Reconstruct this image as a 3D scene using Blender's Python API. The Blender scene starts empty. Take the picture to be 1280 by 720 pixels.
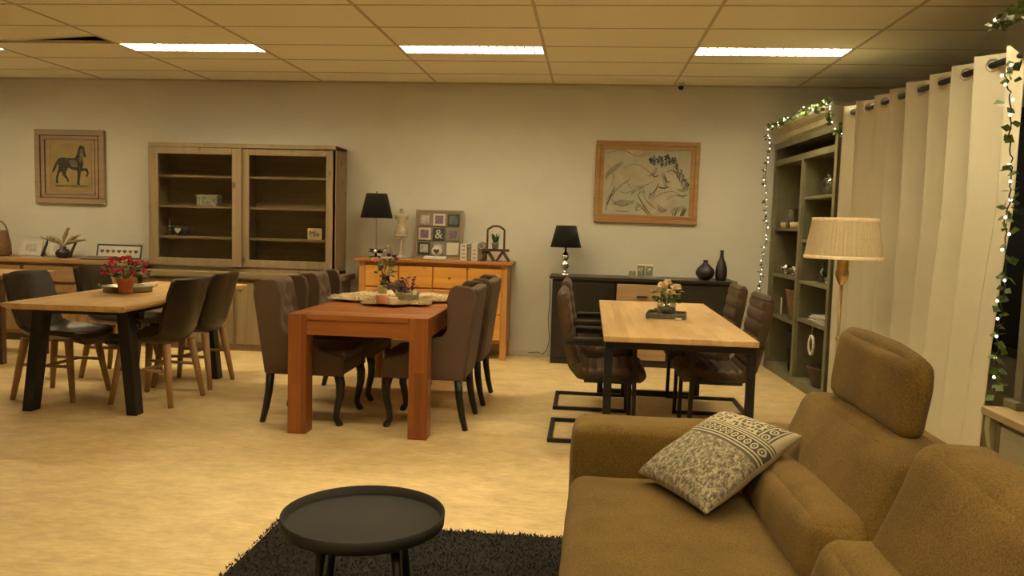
import bpy, bmesh, math, random
from mathutils import Vector, Matrix, Quaternion, noise
random.seed(7)
PI = math.pi
COL = bpy.context.scene.collection
R = math.radians

# ------------------------------------------------------------------ camera
FPX, YAW, PITCH, ROLL, CH = 1000.0, .094, -.080, .028, 1.355
_f = Vector((-math.sin(YAW)*math.cos(PITCH), math.cos(YAW)*math.cos(PITCH), math.sin(PITCH)))
_r0 = Vector((math.cos(YAW), math.sin(YAW), 0)); _u0 = _r0.cross(_f)
_r = math.cos(ROLL)*_r0 + math.sin(ROLL)*_u0
_u = -math.sin(ROLL)*_r0 + math.cos(ROLL)*_u0
def ray(x, y): return _r*((x-640)/FPX) - _u*((y-360)/FPX) + _f
def atY(x, y, Y):
    d = ray(x, y); t = Y/d.y; return Vector((t*d.x, Y, CH+t*d.z))
def atZ(x, y, z):
    d = ray(x, y); t = (z-CH)/d.z; return Vector((t*d.x, t*d.y, z))
def atX(x, y, X):
    d = ray(x, y); t = X/d.x; return Vector((X, t*d.y, CH+t*d.z))
cd = bpy.data.cameras.new('camera'); cam = bpy.data.objects.new('camera', cd); COL.objects.link(cam)
cd.sensor_width = 36; cd.lens = FPX/1280*36; cd.clip_start = .05
m = Matrix((( _r.x, _u.x, -_f.x), (_r.y, _u.y, -_f.y), (_r.z, _u.z, -_f.z))).to_4x4()
m.translation = Vector((0, 0, CH)); cam.matrix_world = m
bpy.context.scene.camera = cam

# ------------------------------------------------------------------ materials
def hexs(r, g, b):   # sRGB 0..255 -> linear
    def c(v):
        v /= 255.0
        return v/12.92 if v <= .04045 else ((v+.055)/1.055)**2.4
    return (c(r), c(g), c(b), 1)
class NT:
    def __init__(s, name):
        s.m = bpy.data.materials.new(name); s.m.use_nodes = True; s.t = s.m.node_tree
        s.b = s.t.nodes['Principled BSDF']; s.out = s.t.nodes['Material Output']
    def n(s, typ, **k):
        o = s.t.nodes.new(typ)
        for a, v in k.items(): setattr(o, a, v)
        return o
    def l(s, a, b): s.t.links.new(a, b)
    def put(s, sock, v):
        if hasattr(v, 'is_output'): s.l(v, sock)
        else: sock.default_value = v
    def math(s, op, a, b=None, c=None):
        o = s.n('ShaderNodeMath', operation=op); s.put(o.inputs[0], a)
        if b is not None: s.put(o.inputs[1], b)
        if c is not None: s.put(o.inputs[2], c)
        return o.outputs[0]
    def mix(s, f, a, b):
        o = s.n('ShaderNodeMix', data_type='RGBA'); s.put(o.inputs[0], f); s.put(o.inputs[6], a); s.put(o.inputs[7], b); return o.outputs[2]
    def coord(s, kind='Object', scale=(1, 1, 1), rot=(0, 0, 0)):
        tc = s.n('ShaderNodeTexCoord'); mp = s.n('ShaderNodeMapping'); s.l(tc.outputs[kind], mp.inputs[0])
        mp.inputs['Scale'].default_value = scale; mp.inputs['Rotation'].default_value = rot; return mp.outputs[0]
    def noise(s, vec, sc, det=4, rough=.5):
        o = s.n('ShaderNodeTexNoise'); s.l(vec, o.inputs['Vector']); o.inputs['Scale'].default_value = sc
        o.inputs['Detail'].default_value = det; o.inputs['Roughness'].default_value = rough; return o.outputs['Fac']
    def ramp(s, f, stops):
        o = s.n('ShaderNodeValToRGB'); s.l(f, o.inputs[0]); e = o.color_ramp.elements
        while len(e) < len(stops): e.new(.5)
        for x, (p, c) in zip(e, stops): x.position = p; x.color = c
        return o.outputs[0]
    def bump(s, h, st=.3, d=.01):
        o = s.n('ShaderNodeBump'); o.inputs['Strength'].default_value = st; o.inputs['Distance'].default_value = d
        s.l(h, o.inputs['Height']); s.l(o.outputs[0], s.b.inputs['Normal'])
    def base(s, v): s.put(s.b.inputs['Base Color'], v)
    def rough(s, v): s.put(s.b.inputs['Roughness'], v)

def plain(name, c, rough=.5, metal=0, var=.12, sc=30, bump=0):
    k = NT(name); f = k.noise(k.coord(), sc)
    c2 = tuple(max(0, x*(1-var)) for x in c[:3])+(1,); c3 = tuple(min(1, x*(1+var)) for x in c[:3])+(1,)
    k.base(k.ramp(f, [(.3, c2), (.7, c3)])); k.rough(rough); k.b.inputs['Metallic'].default_value = metal
    if bump: k.bump(f, bump, .004)
    return k.m
def wood(name, c1, c2, axis='y', rough=.45, plank=0, knots=False, sc=1.0, pa=None):
    k = NT(name)
    s = {'x': (1.2, 22, 22), 'y': (22, 1.2, 22), 'z': (22, 22, 1.2)}[axis]
    v = k.coord(scale=tuple(q*sc for q in s)); f = k.noise(v, 1.0, 6, .6)
    v2 = k.coord(scale=tuple(q*sc*.25 for q in s)); f2 = k.noise(v2, 1.3, 3)
    g = k.math('ADD', k.math('MULTIPLY', f, .6), k.math('MULTIPLY', f2, .4))
    if plank:
        ax = pa or {'x': 'y', 'y': 'x', 'z': 'x'}[axis]
        tc = k.n('ShaderNodeTexCoord'); sp = k.n('ShaderNodeSeparateXYZ'); k.l(tc.outputs['Object'], sp.inputs[0])
        w = sp.outputs[{'x': 0, 'y': 1, 'z': 2}[ax]]
        lw = sp.outputs[{'x': 0, 'y': 1, 'z': 2}[axis]]
        cell = k.math('FLOOR', k.math('DIVIDE', w, plank))
        cell2 = k.math('FLOOR', k.math('ADD', k.math('DIVIDE', lw, plank*9), k.math('MULTIPLY', cell, .37)))
        wn = k.n('ShaderNodeTexWhiteNoise', noise_dimensions='2D'); cv = k.n('ShaderNodeCombineXYZ')
        k.l(cell, cv.inputs[0]); k.l(cell2, cv.inputs[1]); k.l(cv.outputs[0], wn.inputs['Vector'])
        g = k.math('ADD', k.math('MULTIPLY', g, .72), k.math('MULTIPLY', wn.outputs['Value'], .28))
    col = k.ramp(g, [(.32, c1), (.68, c2)])
    if knots:
        vo = k.n('ShaderNodeTexVoronoi'); k.l(k.coord(scale=(5, 5, 7) if axis != 'z' else (7, 7, 4)), vo.inputs['Vector']); vo.inputs['Scale'].default_value = 1
        kf = k.ramp(vo.outputs['Distance'], [(.07, (1, 1, 1, 1)), (.19, (0, 0, 0, 1))])
        col = k.mix(k.math('MULTIPLY', kf, .75), col, tuple(x*.3 for x in c1[:3])+(1,))
    k.base(col); k.rough(rough); k.bump(f, .12, .002)
    return k.m
def fabric(name, c, var=.15, sc=220, rough=.95, bump=.35):
    k = NT(name); v = k.coord(); f = k.noise(v, sc, 2, .7); f2 = k.noise(v, 6, 3)
    g = k.math('ADD', k.math('MULTIPLY', f, .7), k.math('MULTIPLY', f2, .3))
    a = tuple(x*(1-var) for x in c[:3])+(1,); b = tuple(min(1, x*(1+var)) for x in c[:3])+(1,)
    k.base(k.ramp(g, [(.35, a), (.65, b)])); k.rough(rough); k.bump(f, bump, .002)
    k.b.inputs['Sheen Weight'].default_value = .05; k.b.inputs['Specular IOR Level'].default_value = .25
    return k.m
def leather(name, c, rough=.42):
    k = NT(name); v = k.coord(); f = k.noise(v, 9, 4); vo = k.n('ShaderNodeTexVoronoi'); k.l(v, vo.inputs['Vector']); vo.inputs['Scale'].default_value = 160
    a = tuple(x*.75 for x in c[:3])+(1,); b = tuple(min(1, x*1.3) for x in c[:3])+(1,)
    k.base(k.ramp(f, [(.35, a), (.7, b)])); k.rough(rough); k.bump(vo.outputs['Distance'], .15, .001)
    return k.m
def glass(name, tint=(.93, .95, .93, 1), refl=.12):
    k = NT(name); tr = k.n('ShaderNodeBsdfTransparent'); tr.inputs[0].default_value = tint
    gl = k.n('ShaderNodeBsdfGlossy'); gl.inputs['Roughness'].default_value = .02
    lw = k.n('ShaderNodeLayerWeight'); lw.inputs[0].default_value = .35
    fac = k.math('ADD', k.math('MULTIPLY', k.math('MULTIPLY', lw.outputs['Facing'], lw.outputs['Facing']), .4), refl)
    mx = k.n('ShaderNodeMixShader'); k.l(fac, mx.inputs[0]); k.l(tr.outputs[0], mx.inputs[1]); k.l(gl.outputs[0], mx.inputs[2])
    k.l(mx.outputs[0], k.out.inputs[0]); return k.m
def emit(name, c, st):
    k = NT(name); k.base((0.8, .8, .8, 1)); k.b.inputs['Emission Color'].default_value = c; k.b.inputs['Emission Strength'].default_value = st
    # slight procedural unevenness of the source
    return k.m

def LC(r, g, b): return (r, g, b, 1)
M = {}
M['wall'] = plain('wall_paint', LC(.64, .61, .53), .85, var=.03, sc=3)
M['tbar'] = plain('ceiling_bar', LC(.52, .45, .32), .6)
M['dark_void'] = plain('plenum_dark', LC(.02, .018, .015), .9)
M['white_metal'] = plain('white_metal', LC(.8, .8, .78), .4, var=.02)
M['oak'] = wood('light_oak', LC(.50, .30, .12), LC(.72, .47, .22), 'y', .32, plank=.055)
M['oak_leg'] = wood('oak_leg', LC(.30, .16, .06), LC(.46, .27, .11), 'z', .45)
M['acacia'] = wood('red_acacia', LC(.24, .07, .014), LC(.46, .165, .04), 'x', .3, plank=.13, pa='y')
M['acacia_leg'] = wood('red_acacia_leg', LC(.17, .042, .008), LC(.33, .105, .022), 'z', .35, plank=.06, pa='x')
M['acacia_rail'] = wood('red_acacia_rail', LC(.20, .052, .010), LC(.40, .135, .03), 'x', .35)
M['grey_oak'] = wood('grey_oak', LC(.22, .155, .085), LC(.34, .25, .14), 'z', .6, knots=True)
M['grey_oak_x'] = wood('grey_oak_horizontal', LC(.22, .155, .085), LC(.34, .25, .14), 'x', .6)
M['pine'] = wood('honey_pine', LC(.58, .25, .045), LC(.80, .41, .09), 'x', .4, knots=True)
M['pine_z'] = wood('honey_pine_upright', LC(.44, .2, .055), LC(.62, .32, .10), 'z', .4)
M['pine_edge'] = wood('red_pine_trim', LC(.32, .12, .035), LC(.46, .2, .06), 'x', .4)
M['brown_wood'] = wood('warm_brown_wood', LC(.28, .15, .06), LC(.42, .25, .11), 'x', .4)
M['brown_wood_z'] = wood('warm_brown_wood_upright', LC(.26, .14, .055), LC(.40, .23, .10), 'z', .4)
M['red_brown'] = wood('red_brown_wood', LC(.16, .06, .025), LC(.27, .11, .05), 'z', .4)
M['dark_brown'] = wood('dark_brown_wood', LC(.06, .03, .015), LC(.12, .06, .03), 'x', .4)
M['oak_worn'] = wood('worn_oak_top', LC(.34, .23, .11), LC(.52, .38, .20), 'y', .5)
M['black_wood'] = wood('black_wood', LC(.013, .011, .008), LC(.030, .025, .019), 'x', .35)
M['rustic'] = wood('rustic_drawer_wood', LC(.30, .18, .09), LC(.50, .33, .18), 'x', .5)
M['black_metal'] = plain('black_metal', LC(.016, .015, .014), .45, .3)
M['black_leg'] = plain('black_lacquer', LC(.012, .01, .009), .35)
M['chrome'] = plain('chrome', LC(.75, .73, .70), .12, 1, var=.03)
M['silver'] = plain('silver_tray', LC(.55, .52, .46), .35, 1)
M['zinc'] = plain('zinc_metal', LC(.30, .28, .20), .4, .6)
M['taupe'] = fabric('taupe_fabric', LC(.115, .072, .046), .12)
M['taupe_in'] = fabric('taupe_fabric_inner', LC(.12, .076, .052), .12)
M['leather_dark'] = leather('dark_brown_leather', LC(.028, .018, .010), .36)
M['leather_brown'] = leather('brown_leather', LC(.075, .042, .020), .45)
M['sofa'] = fabric('olive_brown_weave', LC(.175, .104, .024), .36, 190)
M['sofa_seat'] = fabric('olive_brown_weave_seat', LC(.162, .097, .024), .34, 190)
M['black_shade'] = fabric('black_lampshade', LC(.012, .011, .01), .1, 200, .9)
M['terracotta'] = plain('terracotta', LC(.5, .17, .06), .7)
M['leaf'] = plain('leaf_green', LC(.05, .11, .03), .5, var=.5, sc=20)
M['leaf_ivy'] = plain('ivy_green', LC(.11, .17, .03), .5, var=.5, sc=15)
M['dry'] = plain('dry_grass', LC(.30, .22, .11), .9, var=.3)
M['pink'] = plain('pink_petal', LC(.75, .06, .12), .6, var=.3)
M['palepink'] = plain('pale_pink_petal', LC(.8, .38, .36), .6, var=.15)
M['mauve'] = plain('dark_mauve_petal', LC(.16, .05, .07), .7, var=.3)
M['cream_petal'] = plain('cream_petal', LC(.9, .72, .48), .6, var=.1)
M['white'] = plain('white_paint', LC(.60, .56, .48), .6, var=.05)
M['paper'] = plain('paper', LC(.60, .56, .47), .8, var=.04)
M['paper_grey'] = plain('grey_print', LC(.42, .40, .36), .8, var=.35, sc=25)
M['purple_print'] = plain('purple_print', LC(.2, .14, .2), .8, var=.6, sc=60)
M['teal_print'] = plain('teal_print', LC(.10, .14, .13), .8, var=.5, sc=40)
M['charcoal'] = plain('charcoal', LC(.05, .05, .045), .7)
M['taupe_board'] = plain('taupe_board', LC(.26, .22, .165), .8, var=.08)
M['stone'] = plain('grey_stone', LC(.25, .23, .19), .9, bump=.4)
M['vase_dark'] = plain('dark_plum_ceramic', LC(.035, .022, .028), .35)
M['wax_green'] = plain('olive_wax', LC(.38, .32, .10), .6); M['wax_pink'] = plain('salmon_wax', LC(.62, .25, .16), .6); M['wax_cream'] = plain('cream_wax', LC(.72, .55, .33), .6)
M['glass'] = glass('clear_glass'); M['glass_door'] = glass('cabinet_glass', (.93, .93, .90, 1), .035)
M['jar'] = glass('jar_glass', (.85, .86, .82, 1), .12)
M['linen'] = plain('natural_linen', LC(.40, .335, .235), .9, var=.15, sc=40)
M['tray_wood'] = plain('weathered_dark_tray', LC(.10, .085, .06), .7, var=.4, sc=30)
M['smoke_glass'] = glass('smoky_green_glass', (.45, .50, .42, 1), .10)
M['green_paint'] = plain('sage_green_paint', LC(.17, .155, .085), .6, var=.14, sc=8)
M['green_paint_light'] = plain('sage_light_paint', LC(.42, .38, .24), .6, var=.1, sc=8)
M['cab_back'] = plain('dark_cabinet_back', LC(.07, .055, .03), .7)
M['wicker'] = plain('wicker', LC(.19, .10, .045), .8, var=.5, sc=80, bump=.6)
M['wicker_dark'] = plain('dark_wicker', LC(.07, .045, .03), .8, var=.5, sc=80)
M['gold'] = plain('antique_gold', LC(.50, .36, .18), .35, .8)
M['bulb'] = emit('bulb_glow', (1, .85, .6, 1), 4)
M['wire'] = plain('dark_wire', LC(.03, .035, .02), .6)
M['frame_oak'] = wood('frame_oak', LC(.30, .15, .05), LC(.46, .26, .10), 'x', .45)
M['frame_taupe'] = wood('frame_taupe', LC(.30, .20, .12), LC(.42, .30, .19), 'x', .5)
M['ink'] = plain('sepia_ink', LC(.055, .04, .03), .8, var=.6, sc=40)
M['ink_soft'] = plain('soft_sepia_ink', LC(.16, .12, .085), .8, var=.4, sc=40)
M['ink_blue'] = plain('blue_grey_ink', LC(.10, .12, .11), .8, var=.5, sc=30)
M['hide'] = fabric('cowhide', LC(.74, .62, .42), .35, 60)
M['twig'] = plain('twig', LC(.13, .09, .065), .9, var=.4, sc=50)
M['curtain_lining'] = fabric('curtain_cloth', LC(.62, .57, .44), .05, 300, .9, .15)

def mat_floor():
    k = NT('vinyl_floor'); v = k.coord(scale=(1, 1.7, 1)); f = k.noise(v, 4.5, 9, .7); f2 = k.noise(k.coord(scale=(1.5, 5, 1)), 9, 5, .6); f3 = k.noise(k.coord(), .7, 2)
    g = k.math('ADD', k.math('ADD', k.math('MULTIPLY', f, .5), k.math('MULTIPLY', f2, .3)), k.math('MULTIPLY', f3, .2))
    k.base(k.ramp(g, [(.36, LC(.50, .34, .155)), (.5, LC(.68, .50, .25)), (.64, LC(.84, .66, .37))]))
    k.rough(k.math('ADD', k.math('MULTIPLY', f, .25), .30)); k.bump(f2, .05, .002); k.b.inputs['Specular IOR Level'].default_value = .4
    return k.m
M['floor'] = mat_floor()
def mat_ceiling():
    k = NT('ceiling_tile_board'); f = k.noise(k.coord(), 140, 3)
    k.base(k.ramp(f, [(.3, LC(.84, .80, .66)), (.7, LC(.90, .86, .72))])); k.rough(.9); return k.m
M['ceiling'] = mat_ceiling()
def mat_rug():
    k = NT('black_shag'); f = k.noise(k.coord(), 40, 3); k.base(k.ramp(f, [(.3, LC(.004, .003, .0025)), (.7, LC(.013, .010, .007))])); k.rough(.95); return k.m
M['rug'] = mat_rug()
def mat_shade():
    k = NT('pleated_cream_shade'); k.base(LC(.62, .52, .34)); k.rough(.8)
    f = k.noise(k.coord(), 60, 2); k.base(k.ramp(f, [(.3, LC(.58, .47, .30)), (.7, LC(.66, .55, .37))]))
    tr = k.n('ShaderNodeBsdfTranslucent'); tr.inputs[0].default_value = LC(.7, .55, .32)
    mx = k.n('ShaderNodeMixShader'); mx.inputs[0].default_value = .3; k.l(k.b.outputs[0], mx.inputs[1]); k.l(tr.outputs[0], mx.inputs[2]); k.l(mx.outputs[0], k.out.inputs[0])
    return k.m
M['shade'] = mat_shade()
def mat_window():
    k = NT('dark_night_glass'); k.base(LC(.006, .010, .022)); k.rough(.06); f = k.noise(k.coord(), 2); k.base(k.ramp(f, [(.3, LC(.005, .008, .018)), (.7, LC(.012, .016, .03))])); return k.m
M['night'] = mat_window()
def mat_pillow():
    k = NT('printed_cushion_cloth'); tc = k.n('ShaderNodeTexCoord'); sp = k.n('ShaderNodeSeparateXYZ'); k.l(tc.outputs['UV'], sp.inputs[0])
    u, v = sp.outputs[0], sp.outputs[1]
    cream = LC(.56, .48, .31); dark = LC(.05, .045, .04); grey = LC(.12, .105, .09)
    def band(x, a, b): return k.math('MULTIPLY', k.math('GREATER_THAN', x, a), k.math('LESS_THAN', x, b))
    def grid(a, n): return k.math('ABSOLUTE', k.math('SUBTRACT', k.math('FRACT', k.math('MULTIPLY', a, n)), .5))
    uv = k.coord('UV')
    n1 = k.noise(uv, 22, 8, .85); n2 = k.noise(k.coord('UV', (4, 30, 1)), 6, 6, .8)
    mot = k.ramp(k.math('ADD', k.math('MULTIPLY', n1, .65), k.math('MULTIPLY', n2, .35)), [(.45, LC(.05, .042, .036)), (.50, LC(.24, .20, .13)), (.55, cream)])
    # spotted field
    vo = k.n('ShaderNodeTexVoronoi', voronoi_dimensions='2D'); k.l(k.coord('UV', (24, 22, 1)), vo.inputs['Vector']); vo.inputs['Scale'].default_value = 1; vo.inputs['Randomness'].default_value = .55
    spots = k.mix(k.math('LESS_THAN', vo.outputs['Distance'], .36), cream, dark)
    # ring motif
    def rings(a, a0, wdt, b, n):
        aa = k.math('DIVIDE', k.math('SUBTRACT', a, a0+wdt/2), wdt); bb = k.math('SUBTRACT', k.math('FRACT', k.math('MULTIPLY', b, n)), .5)
        d = k.math('SQRT', k.math('ADD', k.math('MULTIPLY', aa, aa), k.math('MULTIPLY', bb, bb)))
        return k.mix(k.math('ADD', band(d, .24, .40), k.math('LESS_THAN', d, .10)), dark, cream)
    c = k.mix(k.math('GREATER_THAN', u, .53), mot, LC(.09, .08, .075))
    c = k.mix(k.math('GREATER_THAN', u, .555), c, cream)
    c = k.mix(band(u, .57, .585), c, dark)
    c = k.mix(band(u, .60, .69), c, rings(u, .60, .09, v, 13))
    c = k.mix(band(u, .705, .715), c, dark); c = k.mix(band(u, .73, .74), c, dark)
    c = k.mix(k.math('MULTIPLY', k.math('GREATER_THAN', u, .755), k.math('LESS_THAN', v, .80)), c, spots)
    c = k.mix(k.math('MULTIPLY', k.math('GREATER_THAN', u, .755), band(v, .39, .45)), c, cream)
    e = k.math('GREATER_THAN', u, .745)
    c = k.mix(k.math('MULTIPLY', e, band(v, .795, .81)), c, dark)
    c = k.mix(k.math('MULTIPLY', e, band(v, .83, .92)), c, rings(v, .83, .09, u, 11))
    c = k.mix(k.math('MULTIPLY', e, band(v, .935, .95)), c, dark)
    wv = k.noise(uv, 180, 2)
    k.base(k.mix(k.math('MULTIPLY', wv, .25), c, LC(.3, .25, .16))); k.rough(.95); k.bump(wv, .3, .002); return k.m
M['pillow'] = mat_pillow()
M['pillow_back'] = fabric('cushion_back_cloth', LC(.42, .34, .2), .1)
def mat_canvas():
    k = NT('sketch_paper'); f = k.noise(k.coord(scale=(1, 1, 1)), 5, 5, .6); f2 = k.noise(k.coord(scale=(1, 1, 2)), 2.2, 2)
    k.base(k.mix(k.ramp(f2, [(.45, LC(0, 0, 0)), (.65, LC(1, 1, 1))]), k.ramp(f, [(.3, LC(.34, .28, .19)), (.65, LC(.50, .43, .31))]), LC(.36, .36, .29))); k.rough(.6); return k.m
M['canvas'] = mat_canvas()
M['horse_paper'] = plain('aged_yellow_paper', LC(.33, .25, .095), .7, var=.15, sc=6)

# ------------------------------------------------------------------ mesh helpers
class MB:
    def __init__(s): s.b = bmesh.new(); s.T = Matrix.Identity(4)
    def v(s, p): return s.b.verts.new(s.T @ Vector(p))
    def f(s, vs, smooth=False):
        try: q = s.b.faces.new(vs); q.smooth = smooth; return q
        except ValueError: return None
    def box(s, x0, x1, y0, y1, z0, z1):
        vs = [s.v((x, y, z)) for x in (x0, x1) for y in (y0, y1) for z in (z0, z1)]
        for q in ((0, 1, 3, 2), (4, 6, 7, 5), (0, 4, 5, 1), (2, 3, 7, 6), (0, 2, 6, 4), (1, 5, 7, 3)): s.f([vs[i] for i in q])
        return s
    def hexa(s, c):    # 8 corners, bottom ring then top ring
        vs = [s.v(p) for p in c]
        for q in ((3, 2, 1, 0), (4, 5, 6, 7), (0, 1, 5, 4), (1, 2, 6, 5), (2, 3, 7, 6), (3, 0, 4, 7)): s.f([vs[i] for i in q])
        return s
    def bar(s, a, b, w, d, w2=None, d2=None, up=(0, 0, 1)):   # tapered rectangular bar from a to b
        a, b = Vector(a), Vector(b); z = (b-a).normalized(); up = Vector(up)
        if abs(z.dot(up)) > .97: up = Vector((0, 1, 0))
        x = up.cross(z).normalized(); y = z.cross(x); w2 = w2 or w; d2 = d2 or d
        c = [a+x*i*w/2+y*j*d/2 for i, j in ((-1, -1), (1, -1), (1, 1), (-1, 1))]+[b+x*i*w2/2+y*j*d2/2 for i, j in ((-1, -1), (1, -1), (1, 1), (-1, 1))]
        return s.hexa(c)
    def tube(s, pts, r, n=10, cap=True):
        pts = [Vector(p) for p in pts]; rs = r if isinstance(r, (list, tuple)) else [r]*len(pts); rings = []
        up = None
        for i, p in enumerate(pts):
            t = (pts[min(i+1, len(pts)-1)]-pts[max(i-1, 0)]).normalized()
            if up is None: up = Vector((0, 0, 1)) if abs(t.z) < .9 else Vector((1, 0, 0))
            x = up.cross(t)
            if x.length < 1e-4: x = Vector((0, 1, 0)).cross(t)
            x.normalize(); y = t.cross(x); up = y
            rings.append([s.v(p+(x*math.cos(2*PI*k/n)+y*math.sin(2*PI*k/n))*rs[i]) for k in range(n)])
        for a, b in zip(rings, rings[1:]):
            for k in range(n): s.f([a[k], a[(k+1) % n], b[(k+1) % n], b[k]], True)
        if cap: s.f(rings[0][::-1]); s.f(rings[-1])
        return s
    def lathe(s, prof, c=(0, 0, 0), n=32, wob=None, cap=True):
        rings = []
        for r, z in prof:
            rings.append([s.v((c[0]+(r*(1+(wob(k, z) if wob else 0)))*math.cos(2*PI*k/n), c[1]+(r*(1+(wob(k, z) if wob else 0)))*math.sin(2*PI*k/n), c[2]+z)) for k in range(n)])
        for a, b in zip(rings, rings[1:]):
            for k in range(n): s.f([a[k], a[(k+1) % n], b[(k+1) % n], b[k]], True)
        if cap:
            if prof[0][0] > 1e-4: s.f(rings[0][::-1])
            if prof[-1][0] > 1e-4: s.f(rings[-1])
        return s
    def prism(s, pts, axis, a, b):   # polygon extruded along an axis between a and b; pts in the other two coordinates
        def P(p, t): return {'x': (t, p[0], p[1]), 'y': (p[0], t, p[1]), 'z': (p[0], p[1], t)}[axis]
        A = [s.v(P(p, a)) for p in pts]; B = [s.v(P(p, b)) for p in pts]; n = len(pts)
        s.f(A[::-1]); s.f(B)
        for i in range(n): s.f([A[i], A[(i+1) % n], B[(i+1) % n], B[i]])
        return s
    def grid(s, fn, nu, nv, smooth=True, uvf=None):
        g = [[s.v(fn(i/nu, j/nv)) for j in range(nv+1)] for i in range(nu+1)]
        for i in range(nu):
            for j in range(nv): s.f([g[i][j], g[i+1][j], g[i+1][j+1], g[i][j+1]], smooth)
        return s
    def ball(s, c, r, n=10, sq=(1, 1, 1)):
        prof = [(math.sin(PI*i/n), -math.cos(PI*i/n)) for i in range(n+1)]
        rings = []
        for rr, z in prof:
            rings.append([s.v((c[0]+r*sq[0]*rr*math.cos(2*PI*k/(n+2)), c[1]+r*sq[1]*rr*math.sin(2*PI*k/(n+2)), c[2]+r*sq[2]*z)) for k in range(n+2)])
        for a, b in zip(rings, rings[1:]):
            for k in range(n+2): s.f([a[k], a[(k+1) % (n+2)], b[(k+1) % (n+2)], b[k]], True)
        return s
    def soft(s, corners, rad, puff=0, n=14, dims=None, wr=0):
        """rounded, puffed cushion mapped into 8 corners: order (x-,y-,z-),(x+,y-,z-),(x+,y+,z-),(x-,y+,z-), then z+"""
        C = [Vector(c) for c in corners]
        if dims is None:
            dims = ((C[1]-C[0]).length, (C[3]-C[0]).length, (C[4]-C[0]).length)
        h = [d/2 for d in dims]; cache = {}
        def mp(q):
            key = tuple(round(x, 5) for x in q)
            if key in cache: return cache[key]
            p = Vector([q[i]*h[i] for i in range(3)])
            inn = Vector([max(-(h[i]-rad), min(h[i]-rad, p[i])) if h[i] > rad else 0 for i in range(3)])
            d = p-inn; d = Vector([d[i]/min(rad, h[i]) for i in range(3)])
            if d.length > 1e-6: d = d.normalized()
            p = inn+Vector([d[i]*min(rad, h[i]) for i in range(3)])
            if puff:
                for i in range(3):
                    if abs(q[i]) > .999:
                        a, b = q[(i+1) % 3], q[(i+2) % 3]
                        p[i] += math.copysign(puff*(1-a*a)*(1-b*b), q[i])
            t = [(p[i]/h[i]+1)/2 for i in range(3)]
            x, y, z = t
            P = (C[0]*(1-x)*(1-y)+C[1]*x*(1-y)+C[2]*x*y+C[3]*(1-x)*y)*(1-z)+(C[4]*(1-x)*(1-y)+C[5]*x*(1-y)+C[6]*x*y+C[7]*(1-x)*y)*z
            if wr: P += Vector((noise.noise(P*9), noise.noise(P*9+Vector((5, 0, 0))), noise.noise(P*7+Vector((0, 9, 0)))))*wr
            cache[key] = s.v(P); return cache[key]
        for ax in range(3):
            for sg in (-1, 1):
                for i in range(n):
                    for j in range(n):
                        q = []
                        for (a, b) in ((i, j), (i+1, j), (i+1, j+1), (i, j+1)):
                            w = [0, 0, 0]; w[ax] = sg
                            # denser near edges
                            e = lambda t: math.sin((t/n-.5)*PI)
                            w[(ax+1) % 3] = e(a); w[(ax+2) % 3] = e(b); q.append(mp(w))
                        if sg < 0: q.reverse()
                        s.f(q, True)
        return s
    def build(s, name, mat, parent=None, bevel=0, seg=2, solid=0, sub=0, recalc=True, off=0):
        if recalc: bmesh.ops.recalc_face_normals(s.b, faces=s.b.faces)
        me = bpy.data.meshes.new(name); s.b.to_mesh(me); s.b.free()
        me.materials.append(M[mat] if isinstance(mat, str) else mat)
        o = bpy.data.objects.new(name, me); COL.objects.link(o)
        if parent: o.parent = parent
        if solid:
            q = o.modifiers.new('solid', 'SOLIDIFY'); q.thickness = solid; q.offset = off
        if bevel:
            q = o.modifiers.new('bevel', 'BEVEL'); q.width = bevel; q.segments = seg; q.limit_method = 'ANGLE'; q.angle_limit = R(40); q.harden_normals = False
        if sub:
            q = o.modifiers.new('sub', 'SUBSURF'); q.levels = sub; q.render_levels = sub
        return o
def box(*a): return MB().box(*a)
def thing(name, label, cat, loc=(0, 0, 0), rz=0, group=None):
    o = bpy.data.objects.new(name, None); COL.objects.link(o); o.location = loc; o.rotation_euler = (0, 0, rz); o.empty_display_size = .1
    return tag(o, label, cat, group)
def tag(o, label, cat, group=None, kind=None):
    o['label'] = label; o['category'] = cat
    if group: o['group'] = group
    if kind: o['kind'] = kind
    return o
def struct(o): o['kind'] = 'structure'; return o
def dup(root, loc, rz=0, label=None, group=None):
    r = root.copy(); COL.objects.link(r); r.location = loc; r.rotation_euler = (0, 0, rz)
    if label: r['label'] = label
    if group: r['group'] = group
    for ch in list(root.children):
        c = ch.copy(); COL.objects.link(c); c.parent = r
        for g in list(ch.children):
            d = g.copy(); COL.objects.link(d); d.parent = c
    return r
def text_part(name, txt, size, mat, parent, mtx, depth=.002, align='CENTER'):
    cu = bpy.data.curves.new(name, 'FONT'); cu.body = txt; cu.size = size; cu.extrude = depth/2; cu.align_x = align; cu.align_y = 'CENTER'
    tmp = bpy.data.objects.new('tmp', cu); COL.objects.link(tmp)
    dg = bpy.context.evaluated_depsgraph_get(); me = bpy.data.meshes.new_from_object(tmp.evaluated_get(dg))
    bpy.data.objects.remove(tmp); me.name = name; me.materials.clear(); me.materials.append(M[mat]); me.transform(mtx)
    o = bpy.data.objects.new(name, me); COL.objects.link(o); o.parent = parent; return o
FACE = Matrix.Rotation(PI/2, 4, 'X')   # text upright facing -y
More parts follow.
